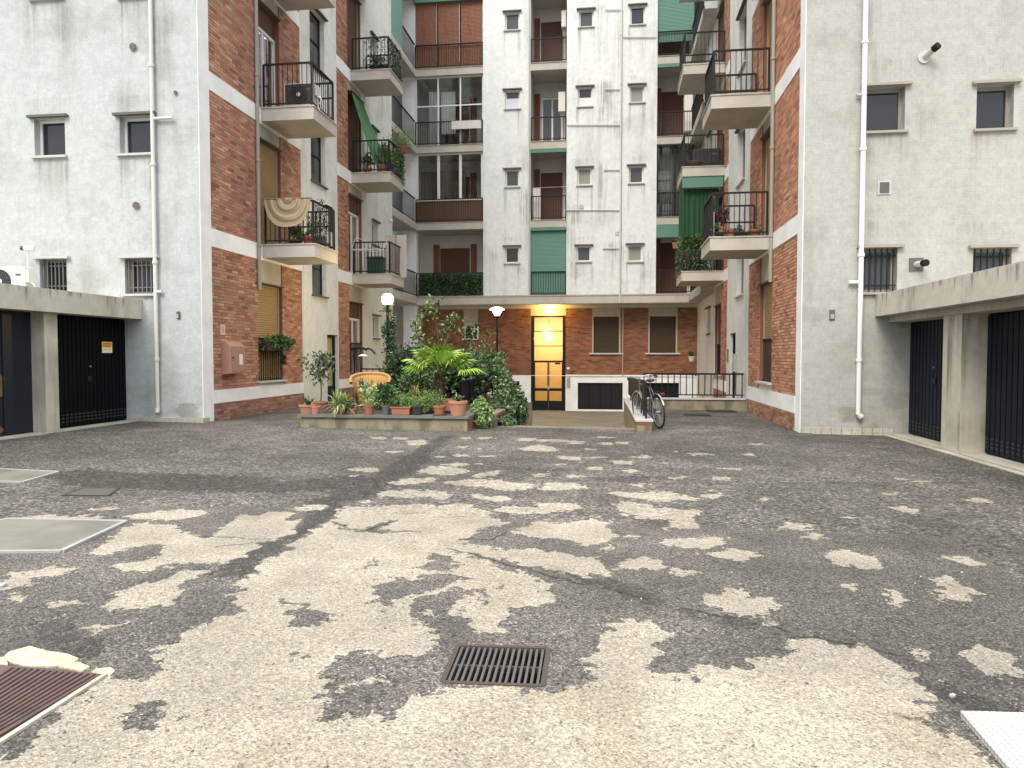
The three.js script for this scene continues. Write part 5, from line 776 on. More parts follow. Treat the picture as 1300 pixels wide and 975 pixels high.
// ---------- palm ----------
{
  const T = thing('fan_palm', 'bright green fan palm in a long terracotta box', 'palm'), d = 14.1, c = onD(558, 508, d), crown = onD(556, 466, d)[1], h = crown - BED;
  obj('pot', boxPotG(0.62, 0.26, 0.3).translate(-0.02, 0, 0), M.terracotta, T); obj('soil', boxG(-0.27, 0.27, 0.26, 0.262, -0.12, 0.12), M.soil, T);
  const tk = lathe([[0, 0.2], [0.10, 0.2], [0.085, 0.35], [0.075, h * 0.62], [0.06, h * 0.85], [0, h * 0.9]], 14), p = tk.attributes.position; for (let i = 0; i < p.count; i++) { const k = 1 + 0.28 * (hash(i, 5, 9) - 0.4); p.setX(i, p.getX(i) * k); p.setZ(i, p.getZ(i) * k); } tk.computeVertexNormals(); obj('trunk', tk, M.palmFibre, T);
  const boots = new Leaves(); for (let i = 0; i < 150; i++) { const y = rr(0.25, h * 0.8), a = rnd() * 6.28, r = 0.07; boots.leaf(V(Math.cos(a) * r, y, Math.sin(a) * r), V(Math.cos(a) * 0.5, 1, Math.sin(a) * 0.5), 0.12, 0.04, [0.07, 0.045, 0.025]); } obj('fibre', boots.geo(), M.leaf, T);
  const fr = [[0.25, 0.62, 0.66], [1.2, 0.75, 0.6], [2.2, 0.8, 0.6], [2.95, 0.42, 0.66], [3.35, 0.22, 0.62], [4.2, 0.6, 0.46], [5.2, 0.55, 0.5], [5.9, 0.40, 0.68], [0.05, 0.12, 0.84], [0.7, 1.2, 0.5], [2.7, 1.1, 0.5], [1.8, 1.35, 0.45], [3.14, 0.75, 0.6], [4.7, 0.95, 0.40], [5.6, 0.85, 0.5]];
  for (const [a, el, pet] of fr) {
    const L = new Leaves(), dir = V(Math.cos(a) * Math.cos(el), Math.sin(el), Math.sin(a) * Math.cos(el)), o = V(0, h * 0.85, 0), e = o.clone().addScaledVector(dir, pet * 0.62).add(V(0, -0.05 * pet, 0)), side = V(-Math.sin(a), 0, Math.cos(a)), col = pick(PAL.palm), n = 26, up = side.clone().cross(dir).normalize();
    L.strip([o, o.clone().lerp(e, 0.5).add(V(0, 0.02, 0)), e, e.clone().addScaledVector(dir, 0.05)], 0.03, [0.12, 0.2, 0.04], side);
    for (let k = 0; k < n; k++) { const th = lerp(-1.75, 1.75, k / (n - 1)), l = 0.44 * (0.72 + 0.28 * Math.cos(th * 0.9)) * rr(0.92, 1.06), bd = dir.clone().multiplyScalar(Math.cos(th)).addScaledVector(side, Math.sin(th)).normalize(), sd = side.clone().multiplyScalar(Math.cos(th)).addScaledVector(dir, -Math.sin(th)).addScaledVector(up, (k % 2 ? 0.7 : -0.7)).normalize(), pts = []; for (let q = 0; q <= 4; q++) { const t = q / 4; pts.push(e.clone().addScaledVector(bd, l * t).addScaledVector(up, 0.06 * Math.sin(t * 3)).add(V(0, -0.07 * t * t * t, 0))); } const kk = rr(0.85, 1.15); L.strip(pts, 0.066, col.map((x) => x * kk), sd); }
    obj('frond', L.geo(), M.leaf, T);
  }
  put(T, c[0], BED, d);
}
// ---------- pots along the coping ----------
{
  const at = (u, d = 13.12, y = BED) => [onD(u, 520, d)[0], y + 0.002, d], px = (w, d = 13.1) => w / F * d;
  const T = M.terracotta;
  potted('pale clay pot of spiky agave, at the planter corner', at(391, 13.14), [0.17, 0.17], M.terraPale, [[tuftG(22, 0.24, 0.04, PAL.mid, { lo: 0.3, hi: 0.8, sag: 0.15 })]]);
  potted('small pale clay pot beside the agave pot', at(400.5, 13.12), [0.10, 0.15], M.terraPale, [[tuftG(8, 0.1, 0.03, PAL.olive)]]);
  { const b = bushG(420, 0.30, 0.30, 0.30, 0.085, PAL.olive, { clumps: 26, spread: 0.13, slim: 0.45 }).translate(0, 0.40, 0); potted('round clay pot holding a thin-stemmed little tree', at(407.5, 13.75), [0.15, 0.2], T, [[b], [tube([V(0, 0, 0), V(0.01, 0.3, 0), V(-0.02, 0.62, 0.01)], 0.013), M.bark, 'trunk'], [merge([[-0.16, 0.62, 0.1], [0.18, 0.8, -0.05], [0.02, 0.95, 0.08]].map((e) => rod(V(0, 0.5, 0), V(...e), 0.007, 0.004, 6))), M.bark, 'branches']], { name: 'potted_tree', category: 'potted tree' }); }
  potted('bushy white-striped spider plant spilling over the coping', at(431, 13.14), [0.17, 0.13], T, [[tuftG(190, 0.50, 0.026, PAL.pale, { lo: 0.3, hi: 1.0, sag: 0.75 })], [bushG(120, 0.28, 0.1, 0.18, 0.06, PAL.light)]]);
  potted('clay pot of reddish leafy plant next to the spider plant', at(448, 13.12), [0.10, 0.11], T, [[bushG(120, 0.16, 0.08, 0.12, 0.06, [...PAL.mid, ...PAL.red])]]);
  potted('terracotta pot with a pale bamboo-like plant', at(469, 13.13), [px(7.2), px(13)], T, [[bushG(260, 0.22, 0.21, 0.18, 0.10, [...PAL.pale, ...PAL.mid], { slim: 0.22, droop: 0.3, clumps: 22 })]]);
  potted('grey plastic pot of dark glossy foliage', at(490.5, 13.13), [px(6.5), px(12.5)], M.greyPot, [[bushG(420, 0.21, 0.19, 0.18, 0.085, [...PAL.dark, ...PAL.mid])]]);
  potted('long terracotta trough of feathery seedlings', at(510, 13.13), [px(26), px(11), 0.2], T, [[bushG(620, 0.24, 0.12, 0.10, 0.05, [...PAL.mid, ...PAL.light], { slim: 0.3, clumps: 30 })]], { name: 'plant_trough' });
  potted('square black plastic pot between trough and terracotta', at(530, 13.13), [px(12), px(12), 0.16], M.blackPot, [[bushG(40, 0.06, 0.05, 0.05, 0.04, PAL.mid)]]);
  potted('empty-looking terracotta pot standing on a saucer', at(558, 13.13), [px(8.4), px(12.5)], T, [[bushG(10, 0.05, 0.02, 0.05, 0.03, PAL.dry)]], { saucer: 1 });
  potted('large pale terracotta pot with a small aloe, at the brick corner', at(581.5, 13.14), [px(12.6), px(19)], M.terraPale, [[tuftG(26, 0.2, 0.035, [...PAL.pale, ...PAL.olive], { lo: 0.25, hi: 0.8, sag: 0.2 })]]);
  potted('clay pot with yellowing stake plant among the greenery', at(527, 13.8), [0.11, 0.16], T, [[tuftG(14, 0.42, 0.06, PAL.dry, { lo: 0.1, hi: 0.4, sag: 0.1 })]]);
}
// ---------- shrubs ----------
const shrub = (label, u, v, d, n, rx, ry, rz, len, pal, o = {}) => { const p = onD(u, v, d), t = thing(o.name ?? 'shrub', label, o.category ?? 'shrub', o.group), foot = o.foot ?? BED - 0.03, y = p[1] - foot - ry; obj('crown', bushG(n, rx, ry, rz, len, pal, o).translate(0, y, 0), M.leaf, t); const st = [[0, 0], [rx * 0.35, rz * 0.2], [-rx * 0.4, -rz * 0.1], [rx * 0.1, -rz * 0.4]].map(([x, z]) => rod(V(x * 0.15, 0, z * 0.15), V(x, Math.max(0.15, y + ry), z), 0.018, 0.008, 6)); obj('stem', merge(st), M.bark, t); return put(t, p[0], foot, d); };
shrub('dense dark glossy shrub at the foot of the ivy lamp post', 511, 478, 16.2, 3600, 0.50, 0.72, 0.5, 0.085, PAL.dark, { clumps: 90, spread: 0.16 });
shrub('ivy twining up the globe lamp post', 494, 425, 17.5, 900, 0.11, 0.95, 0.11, 0.075, PAL.dark, { clumps: 50, spread: 0.10, name: 'ivy', category: 'ivy' });
shrub('dark broad-leaved shrub behind the palm trunk', 572, 478, 16.9, 3400, 0.80, 0.58, 0.5, 0.12, [...PAL.dark, ...PAL.dark, ...PAL.mid], { clumps: 110, spread: 0.19 });
shrub('speckled pale-edged shrub between the trough and palm', 535, 490, 15.2, 1800, 0.45, 0.42, 0.35, 0.08, [...PAL.dark, ...PAL.mid, PAL.light[0]], { clumps: 60, spread: 0.16 });
shrub('light green low shrub above the sheet railing', 613, 466, 18.6, 2200, 0.65, 0.42, 0.5, 0.09, [...PAL.mid, ...PAL.light.slice(0, 1), ...PAL.dark], { clumps: 60, spread: 0.2 });
shrub('bright feathery ground plant under the pots', 521, 512, 13.62, 2600, 0.55, 0.12, 0.22, 0.05, [...PAL.light, ...PAL.mid], { clumps: 80, spread: 0.09, slim: 0.25 });
shrub('bright feathery weeds around the palm box', 546, 508, 13.75, 1500, 0.25, 0.17, 0.2, 0.05, [...PAL.light, ...PAL.mid], { clumps: 50, spread: 0.09, slim: 0.25 });
shrub('leggy small-leaved shrub beside the wicker armchair', 478, 503, 14.6, 900, 0.4, 0.2, 0.25, 0.07, [...PAL.mid, ...PAL.light], { clumps: 40, spread: 0.12, slim: 0.3 });
{ // climbing plant on wires, open and see-through
  const t = thing('climbing_plant', 'tall sparse climber of thin twigs and pale-backed leaves', 'climber'), d = 18.6, L = new Leaves(), tw = [];
  const stems = [[[552, 500], [545, 450], [533, 415], [545, 390], [562, 383]], [[560, 500], [566, 440], [575, 410], [590, 425], [604, 440]], [[548, 480], [556, 430], [550, 395], [548, 384]], [[570, 480], [585, 445], [598, 432], [600, 420], [592, 408]], [[545, 450], [528, 420], [531, 395]], [[575, 455], [562, 418], [572, 402], [584, 402]], [[600, 470], [610, 440], [622, 430], [618, 418]], [[590, 470], [602, 452], [616, 448]]];
  for (const s of stems) { const pts = s.map(([u, v]) => P3(...(() => { const p = onD(u, v, d + rr(-0.3, 0.3)); return p; })())), c = new THREE.CatmullRomCurve3(pts); tw.push(new THREE.TubeGeometry(c, 20, 0.010, 5)); const dense = s[s.length - 1][0] > 608 ? 24 : 85; for (let i = 0; i < dense; i++) { const p = c.getPoint(rr(0.12, 1)).addScaledVector(rdir(), rr(0.02, 0.22)); L.leaf(p, rdir().add(V(0, -0.4, 0)), rr(0.07, 0.15), 0.07, pick([...PAL.mid, ...PAL.dark, PAL.light[0]])); } }
  obj('stem', tw, M.bark, t); obj('foliage', L.geo(), M.leaf, t); settle(t, -3.9, BED, d);
}
{ // ivy falling over the end of the planter and the ramp wall
  const ivy = (label, n, sample, len, pal, c) => { const t = thing('ivy', label, 'ivy'); obj('foliage', ivyG(n, sample, len, pal), M.leaf, t); const s = []; for (let i = 0; i < 10; i++) { const a = sample()[0]; s.push(tube([a, a.clone().add(V(rr(-0.05, 0.05), -0.12, 0.03)), a.clone().add(V(rr(-0.08, 0.08), -0.24, 0.02))], 0.005, 6, 4)); } obj('stem', s, M.bark, t); settle(t, ...c); };
  ivy('pale variegated ivy mound spilling down at the planter end', 2600, () => { const a = rnd(), e = rnd(), w = (Math.sin(Math.PI * Math.pow(a, 0.65)) * 0.22 + 0.05) * (0.55 + 0.9 * vnoise(a * 5.3, 2.2, 17)), x = lerp(-2.52, -2.30, a) + lerp(-w, w, e), y = lerp(0.60, 0.02, a) - 0.16 * (vnoise(e * 5, 7.1, 18) - 0.3) * (1 - a), z = -13.85 + Math.sin(a * 2.4) * 0.36 * rr(0.35, 1) * (0.6 + 0.7 * vnoise(e * 4, a * 4, 19)); return [V(x, y, z), V(rr(-0.3, 0.5), 0.3, 1)]; }, 0.055, [...PAL.pale, ...PAL.light.slice(0, 2), ...PAL.mid], [-2.45, 0, 13.8]);
  ivy('thick dark ivy curtain cascading over the brick-topped wall', 6500, () => { const a = rnd(), q = rnd(), d = lerp(14.2, 17.7, q), hang = vnoise(d * 3.1, 4.4, 12), top = lerp(0.34, 1.25, sstep(0.45, 0.72, q)) - 0.25 * sstep(0.8, 1, q) + 0.18 * (vnoise(d * 4, 1.7, 13) - 0.5), low = -0.25 * q + 0.6 * sstep(0.4, 0.8, hang) * sstep(0.1, 0.5, q), y = lerp(top, low, Math.pow(a, 0.85)), bul = Math.sin(Math.min(1, a * 1.25) * 1.5); return [V(lerp(-2.58, -2.08, bul) + rr(-0.10, 0.10) + 0.12 * (vnoise(d * 5, y * 5, 14) - 0.5), y, -d + rr(-0.05, 0.05)), V(1, 0.4, 0.5)]; }, 0.07, [...PAL.dark, ...PAL.dark, ...PAL.mid, PAL.pale[0]], [-2.3, 0, 15]);
}
// ---------- wicker armchair ----------
{
  const T = thing('wicker_armchair', 'tan wicker tub armchair among the potted plants', 'armchair'), mw = M.wicker;
  const shell = new THREE.PlaneGeometry(1, 1, 40, 14), p = shell.attributes.position; for (let i = 0; i < p.count; i++) { const u = p.getX(i) * 2, v = p.getY(i) + 0.5, a = u * 1.95, k = 0.30 + 0.06 * v, top = lerp(0.74, 0.54, Math.pow(Math.abs(u), 2.2)), y = 0.0 + v * top, lip = v > 0.86 ? (v - 0.86) * 0.35 : 0; p.setXYZ(i, Math.sin(a) * (k + lip), y, -Math.cos(a) * (k + lip) * 0.92); } shell.computeVertexNormals(); obj('back_shell', shell, mw, T);
  const rim = []; for (let i = 0; i <= 30; i++) { const u = lerp(-1, 1, i / 30), a = u * 1.95, k = 0.30 + 0.06 + 0.05; rim.push(V(Math.sin(a) * k, lerp(0.74, 0.54, Math.pow(Math.abs(u), 2.2)), -Math.cos(a) * k * 0.92)); } obj('rolled_rim', tube(rim, 0.035, 60, 8), mw, T);
  obj('seat', new THREE.CylinderGeometry(0.29, 0.27, 0.06, 28).translate(0, 0.33, 0.02), mw, T); obj('front_skirt', new THREE.CylinderGeometry(0.29, 0.27, 0.3, 24, 1, true, -0.9, 1.8).translate(0, 0.16, 0.02), mw, T);
  obj('cushion', new RoundedBoxGeometry(0.46, 0.07, 0.44, 3, 0.03).translate(0, 0.395, 0.03), mat(0.72, 0.68, 0.58, 0.95), T); for (const [x, z] of [[-0.2, 0.2], [0.2, 0.2], [-0.18, -0.18], [0.18, -0.18]]) obj('leg', rod(V(x, 0, z), V(x, 0.1, z), 0.02), mw, T);
  const c = onD(470, 500, 15.0); put(T, c[0], BED - 0.02, 15.0, 0.25);
  const b = thing('bag', 'small black bag left on the wicker armchair', 'bag'); obj('bag_body', new RoundedBoxGeometry(0.11, 0.15, 0.08, 3, 0.03).translate(0, 0.075, 0), M.blackPot, b); obj('bag_handle', tube([V(-0.03, 0.14, 0), V(-0.02, 0.2, 0), V(0.02, 0.2, 0), V(0.03, 0.14, 0)], 0.008), M.blackPot, b); put(b, onD(459, 490, 15)[0], BED - 0.02 + 0.43, 14.98);
  const A = thing('garden_lamp', 'black arched stand with a small white shade behind the armchair', 'lamp'); const q = (u, v) => P3(...onD(u, v, 17)); obj('arched_pole', [tube([q(450, 505), q(450, 470), q(450, 446), q(453, 442), q(462, 443), q(470, 443), q(476, 449)], 0.022, 40, 8), tube([q(450, 446), q(447, 443), q(456, 441), q(466, 444)], 0.03, 20, 8)], M.black, A); const sp = q(461, 452); obj('lamp_shade', lathe([[0.005, 0.05], [0.04, 0.045], [0.13, 0]], 20).translate(sp.x, sp.y, sp.z), M.metalWhite, A); obj('lamp_cord', rod(sp.clone().add(V(0, 0.05, 0)), q(461, 443.5), 0.006), M.black, A); settle(A, q(450, 505).x, BED - 0.02, 17);
}
// ---------- bicycle ----------
{
  const T = thing('bicycle', 'silver bicycle leaning by the sloping ramp wall', 'bicycle'), wheel = (x, n) => { const w = part('wheel', T); obj('tyre', new THREE.TorusGeometry(0.305, 0.019, 10, 48).translate(x, 0.325, 0), M.blackPot, w); obj('rim', new THREE.TorusGeometry(0.282, 0.011, 8, 48).translate(x, 0.325, 0), M.steel, w); const sp = []; for (let i = 0; i < 24; i++) { const a = i / 24 * 6.283; sp.push(rod(V(x, 0.325, i % 2 ? 0.02 : -0.02), V(x + Math.cos(a) * 0.28, 0.325 + Math.sin(a) * 0.28, 0), 0.0018, 0.0018, 4)); } stuff(obj('spokes', sp, M.steel, w)); obj('hub', new THREE.CylinderGeometry(0.022, 0.022, 0.09, 12).rotateX(Math.PI / 2).translate(x, 0.325, 0), M.steel, w); obj('mudguard', new THREE.TorusGeometry(0.345, 0.022, 6, 30, 2.6).scale(1, 1, 1.0).rotateZ(n).translate(x, 0.325, 0), M.steel, w); };
  wheel(0, 0.1); wheel(1.04, 0.5);
  const R = V(0, 0.325, 0), BB = V(0.43, 0.29, 0), ST = V(0.30, 0.78, 0), HT = V(0.84, 0.84, 0), HB = V(0.87, 0.70, 0), FW = V(1.04, 0.325, 0);
  obj('frame', [rod(BB, ST, 0.016), rod(ST, HT, 0.015), rod(BB, HB, 0.018), rod(HT, HB, 0.02), ...[-1, 1].flatMap((s) => [rod(V(0, 0.325, 0.05 * s), BB.clone().setZ(0.03 * s), 0.009), rod(V(0, 0.325, 0.05 * s), ST.clone().setZ(0.02 * s), 0.008)])], M.bikePaint, T);
  obj('fork', [-1, 1].map((s) => tube([HB.clone().setZ(0.03 * s), V(0.95, 0.5, 0.045 * s), FW.clone().setZ(0.045 * s)], 0.011, 12, 8)), M.steel, T);
  obj('handlebar', [rod(HT, V(0.82, 0.96, 0), 0.013), tube([V(0.72, 0.98, -0.29), V(0.84, 1.0, -0.22), V(0.86, 0.97, 0), V(0.84, 1.0, 0.22), V(0.72, 0.98, 0.29)], 0.012, 30, 8)], M.steel, T); for (const s of [-1, 1]) { obj('grip', rod(V(0.74, 0.984, 0.28 * s), V(0.64, 0.97, 0.31 * s), 0.017), M.blackPot, T); obj('brake_lever', tube([V(0.82, 0.98, 0.24 * s), V(0.8, 0.95, 0.28 * s), V(0.72, 0.94, 0.31 * s)], 0.006, 10, 6), M.steel, T); }
  const sd = new THREE.SphereGeometry(0.1, 20, 12).scale(1.35, 0.35, 0.85), sp = sd.attributes.position; for (let i = 0; i < sp.count; i++) if (sp.getX(i) > 0) sp.setZ(i, sp.getZ(i) * (1 - 0.65 * sp.getX(i) / 0.135)); sd.computeVertexNormals(); obj('saddle', sd.translate(0.26, 0.93, 0), M.blackPot, T); obj('seat_post', rod(ST, V(0.27, 0.91, 0), 0.012), M.steel, T);
  obj('crank', [new THREE.TorusGeometry(0.085, 0.008, 6, 28).translate(0.43, 0.29, 0.05), rod(V(0.43, 0.29, 0.06), V(0.5, 0.14, 0.065), 0.009), rod(V(0.43, 0.29, -0.06), V(0.36, 0.44, -0.065), 0.009)], M.steel, T); for (const [x, y, s] of [[0.5, 0.14, 1], [0.36, 0.44, -1]]) obj('pedal', boxG(x - 0.045, x + 0.045, y - 0.012, y + 0.012, s > 0 ? 0.07 : -0.15, s > 0 ? 0.15 : -0.07), M.blackPot, T);
  obj('chain_guard', new RoundedBoxGeometry(0.5, 0.09, 0.012, 2, 0.005).translate(0.24, 0.32, 0.065), M.blackPot, T); obj('rear_rack', [rod(V(-0.28, 0.7, 0.05), V(0.25, 0.72, 0.05), 0.006), rod(V(-0.28, 0.7, -0.05), V(0.25, 0.72, -0.05), 0.006), rod(V(-0.28, 0.7, -0.05), V(-0.28, 0.7, 0.05), 0.006), rod(V(-0.05, 0.71, 0.05), V(0, 0.33, 0.055), 0.005), rod(V(-0.05, 0.71, -0.05), V(0, 0.33, -0.055), 0.005)], M.blackPot, T); obj('tail_light', new RoundedBoxGeometry(0.03, 0.05, 0.07, 2, 0.01).translate(-0.3, 0.68, 0), mat(0.25, 0.01, 0.01, 0.3), T);
  for (const c of T.children) c.rotation.x = 0.0;
  put(T, 0.94, gy(0.9), 14.3, Math.PI / 2 + 0.33); T.rotation.order = 'YXZ'; T.rotation.x = -0.10;
}

// ---------- things set in the paving ----------
console.log('small things');
{
  const T = thing('drain_grate', 'rusty iron drain grate set in the worn paving', 'drain'), [a, b, c, d] = drain.map(([x, z]) => P3(x, gy(x), z)), up = V(0, 1, 0);
  // outer frame, sunk flush; a is near left, b far left, c far right, d near right
  for (const [p, q] of [[a, b], [b, c], [c, d], [d, a]]) obj('frame_bar', bar(p.clone().addScaledVector(up, -0.018), q.clone().addScaledVector(up, -0.018), 0.022, 0.045), M.rustIron, T);
  for (let i = 0; i < 15; i++) { const t = (i + 0.9) / 15.8, p = a.clone().lerp(d, t), q = b.clone().lerp(c, t), e = q.clone().sub(p).normalize().multiplyScalar(0.015); obj('grate_bar', bar(p.add(e).addScaledVector(up, -0.014), q.sub(e).addScaledVector(up, -0.014), 0.0115, 0.03), M.grateIron, T); }
  obj('cross_bar', bar(a.clone().lerp(b, 0.5).addScaledVector(up, -0.022), d.clone().lerp(c, 0.5).addScaledVector(up, -0.022), 0.016, 0.03), M.rustIron, T);
  const box = []; for (const [p, q] of [[a, b], [b, c], [c, d], [d, a]]) box.push(bar(p.clone().addScaledVector(up, -0.25), q.clone().addScaledVector(up, -0.25), 0.01, 0.44)); obj('sump', [...box, dbox(-0.75, -0.25, -0.5, -0.47, 2.95, 3.45)], M.sump, T); settle(T, -0.49, 0, 3.2);
}
function slabOn(name, label, category, px, th, m, o = {}) {  // a flat plate lying on or in the paving, traced by its corners
  const q = px.map(([u, v]) => onG(u, v)), c = q.reduce((s, p) => [s[0] + p[0] / q.length, 0, s[2] + p[2] / q.length], [0, 0, 0]), t = thing(name, label, category), lift = o.lift ?? 0;
  const G = (k, h, dy) => { const sh = new THREE.Shape(q.map((p) => new THREE.Vector2(c[0] + (p[0] - c[0]) * k, c[2] + (p[2] - c[2]) * k))), g = new THREE.ExtrudeGeometry(sh, { depth: h, bevelEnabled: false }); g.rotateX(-Math.PI / 2); const p = g.attributes.position; for (let i = 0; i < p.count; i++) p.setY(i, p.getY(i) + gy(p.getX(i)) + dy); g.computeVertexNormals(); return g; };
  obj(o.part ?? 'plate', G(o.inner ?? 1, th, lift), m, t);
  if (o.rim) { const P = q.map((p) => P3(p[0], gy(p[0]) + lift + th * 0.6, p[2])); P.forEach((p, i) => obj('rim', bar(p, P[(i + 1) % P.length], o.rimW ?? 0.035, th + 0.006), o.rim, t)); }
  settle(t, c[0], 0, c[2]); return [t, c, q];
}
slabOn('cover_plate', 'large grey cover plate with a bright metal rim on the asphalt', 'cover plate', [[-90, 703], [78, 701], [160, 663], [12, 660], [-60, 672]], 0.012, M.plate, { rim: M.plateRim, inner: 0.985 });
slabOn('cover_plate', 'smaller grey cover plate with a pale rim near the navy garage', 'cover plate', [[-60, 611], [28, 613], [74, 600], [-30, 595]], 0.012, M.plate, { rim: M.plateRim, inner: 0.985 });
slabOn('cover_plate', 'dark square inspection lid between the two rimmed plates', 'inspection lid', [[80, 629.5], [137, 630], [150, 620.5], [106, 620.5]], 0.008, M.lid, { rim: M.rustIron, rimW: 0.025 });
slabOn('pale_plate', 'pale scrap of metal on the asphalt near the big plate', 'scrap', [[-40, 750], [3, 747], [8, 743], [-30, 742]], 0.015, M.plateRim);
{ // rusty chequer plate with its broken concrete collar
  const [t, c, q] = slabOn('chequer_plate', 'rusty brown chequer plate in a broken concrete collar', 'cover plate', [[-260, 838], [8, 848], [128, 859], [0, 937], [-160, 1040], [-420, 960]], 0.012, M.chequer);
  obj('edge_bar', bar(P3(...onG(134, 858)).add(V(0, 0.004, 0)), P3(...onG(-150, 1040)).add(V(0, 0.004, 0)), 0.022, 0.014), M.concrete, t).position.sub(t.position);
  for (let i = 1; i < 15; i++) { const f = i / 15, a = onG(lerp(128, 8, f), lerp(861, 851, f)), b = onG(lerp(0, -160, f), lerp(936, 960, f)); obj('chequer_rib', bar(P3(a[0], gy(a[0]) + 0.015, a[2]), P3(b[0], gy(b[0]) + 0.015, b[2]), 0.010, 0.008), M.chequer, t).position.sub(t.position); }
  for (const [k, poly] of [[[-20, 832], [8, 838], [10, 846], [-30, 842]], [[2, 838], [12, 829], [38, 822], [48, 825], [60, 828], [86, 832], [100, 838], [92, 844], [66, 848], [30, 847]], [[74, 848], [98, 842], [114, 848], [104, 854]], [[116, 855], [122, 851], [140, 849], [146, 853], [140, 859], [126, 858]]].entries()) slabOn('concrete_chip', ['cream broken concrete piece beside the scrap', 'largest cream piece of broken concrete along the chequer plate', 'small cream concrete piece next to the largest one', 'end piece of cream concrete at the chequer plate corner'][k], 'concrete piece', poly, 0.008, M.chip, { part: 'piece' });
}
{ const [t] = slabOn('tiled_slab', 'white slab with a fine square grid, its corner on the paving', 'slab', [[1219, 909], [1500, 918], [1500, 1150], [1290, 993]], 0.022, M.gridSlab); void t; }
// ---------- wall cabinets and signs ----------
{
  const T = thing('gas_cabinet', 'pinkish metal gas cabinet fixed to the brick wall', 'cabinet'), [s0, s1] = [PL.hit(281, 455)[0], PL.hit(299, 455)[0]], a = PL.hit(290, 475)[1], b = PL.hit(290, 434)[1];
  const sh = new THREE.Shape([[0, a], [0.20, a + 0.03], [0.20, b - 0.10], [0.09, b], [0, b]].map((p) => new THREE.Vector2(...p))), g = new THREE.ExtrudeGeometry(sh, { depth: s1 - s0, bevelEnabled: true, bevelSize: 0.008, bevelThickness: 0.008, bevelSegments: 2 }).translate(0, 0, -s1 - 0).translate(XL + 0.008, 0, 0); obj('cabinet_body', g, M.gasPink, T);
  obj('cabinet_door', dbox(XL + 0.208, XL + 0.222, a + 0.06, b - 0.13, s0 + 0.02, s1 - 0.02), M.gasPink, T); obj('cabinet_label', dbox(XL + 0.223, XL + 0.225, a + 0.2, a + 0.42, lerp(s0, s1, 0.55), lerp(s0, s1, 0.8)), M.metalWhite, T); obj('cabinet_lock', dbox(XL + 0.223, XL + 0.235, a + 0.33, a + 0.36, s0 + 0.04, s0 + 0.09), M.iron, T); settle(T, XL, a, (s0 + s1) / 2);
  const r = PL.rect(279.5, 412, 285, 425), N = thing('notice', 'small pale pink notice above the gas cabinet', 'sign'); obj('notice_plate', PL.box(r[0], r[1], r[2], r[3], 0.002, 0.012), mat(0.62, 0.45, 0.42, 0.6), N); for (let i = 0; i < 4; i++) obj('notice_line', PL.box(lerp(r[0], r[1], 0.2), lerp(r[0], r[1], 0.75), lerp(r[2], r[3], 0.2 + i * 0.17), lerp(r[2], r[3], 0.26 + i * 0.17), 0.012, 0.0135), mat(0.25, 0.06, 0.06, 0.7), N); settle(N, XL, r[2], r[0]);
}
function acUnit(label, w, h, dp, m, o = {}) {
  const t = thing('air_conditioner', label, 'air conditioner'); obj('casing', new RoundedBoxGeometry(w, h, dp, 2, 0.02).translate(0, h / 2 + 0.05, 0), m, t); const fx = o.fan ?? -w * 0.15, r = h * 0.40, z = dp / 2, y = h / 2 + 0.05;
  obj('fan_recess', new THREE.CylinderGeometry(r, r, 0.01, 36).rotateX(Math.PI / 2).translate(fx, y, z + 0.003), M.blackPot, t); for (let i = 1; i <= 5; i++) obj('guard_ring', new THREE.TorusGeometry(r * i / 5, 0.004, 5, 36).translate(fx, y, z + 0.018), o.guard ?? M.greyPot, t); const sp = []; for (let i = 0; i < 24; i++) { const a = i / 24 * 6.283; sp.push(rod(V(fx + Math.cos(a) * r * 0.2, y + Math.sin(a) * r * 0.2, z + 0.018), V(fx + Math.cos(a + 0.25) * r, y + Math.sin(a + 0.25) * r, z + 0.014), 0.003, 0.003, 4)); } stuff(obj('guard_spokes', sp, o.guard ?? M.greyPot, t)); obj('guard_hub', new THREE.CylinderGeometry(r * 0.22, r * 0.22, 0.012, 20).rotateX(Math.PI / 2).translate(fx, y, z + 0.022), m, t);
  obj('name_plate', boxG(w * 0.22, w * 0.38, y + h * 0.18, y + h * 0.26, z, z + 0.003), M.greyPot, t); obj('valve_cover', boxG(w / 2 - 0.002, w / 2 + 0.06, y - 0.02, y + h * 0.4, -dp * 0.3, dp * 0.4), m, t); for (const s of [-1, 1]) obj('foot', boxG(s * w * 0.35 - 0.03, s * w * 0.35 + 0.03, 0, 0.05, -dp / 2 - 0.02, dp / 2 + 0.02), M.greyPot, t);
  if (o.hose !== false) { obj('hose', tube([V(w / 2 + 0.04, y - 0.03, 0.05), V(w / 2 + 0.12, y - 0.06, 0.05), V(w / 2 + 0.1, y - 0.16, 0.02), V(w / 2 + 0.03, y - 0.2, 0.0), V(w / 2 + 0.05, 0.02, -0.05)], 0.016), M.metalWhite, t); } return t;
}
{ const p = onD(18, 350, 12.9); put(acUnit('white air conditioner unit with a round fan on the garage roof', 0.70, 0.56, 0.28, M.acWhite, { fan: -0.17 }), p[0], 2.5, 12.9);
  const C = thing('security_camera', 'white bullet camera on a post above the air conditioner', 'camera'); const q = onD(38, 316, 13.1); obj('camera_body', rod(V(0.09, 0, 0), V(-0.08, 0.0, 0.06), 0.055, 0.05, 16), M.metalWhite, C); obj('camera_lens', rod(V(-0.08, 0, 0.06), V(-0.13, 0.01, 0.08), 0.045, 0.04, 16), M.blackPot, C); obj('camera_post', rod(V(-0.03, -0.04, 0.02), V(-0.03, 2.5 - q[1], 0.02), 0.012), M.metalWhite, C); put(C, q[0], q[1], 13.1); }
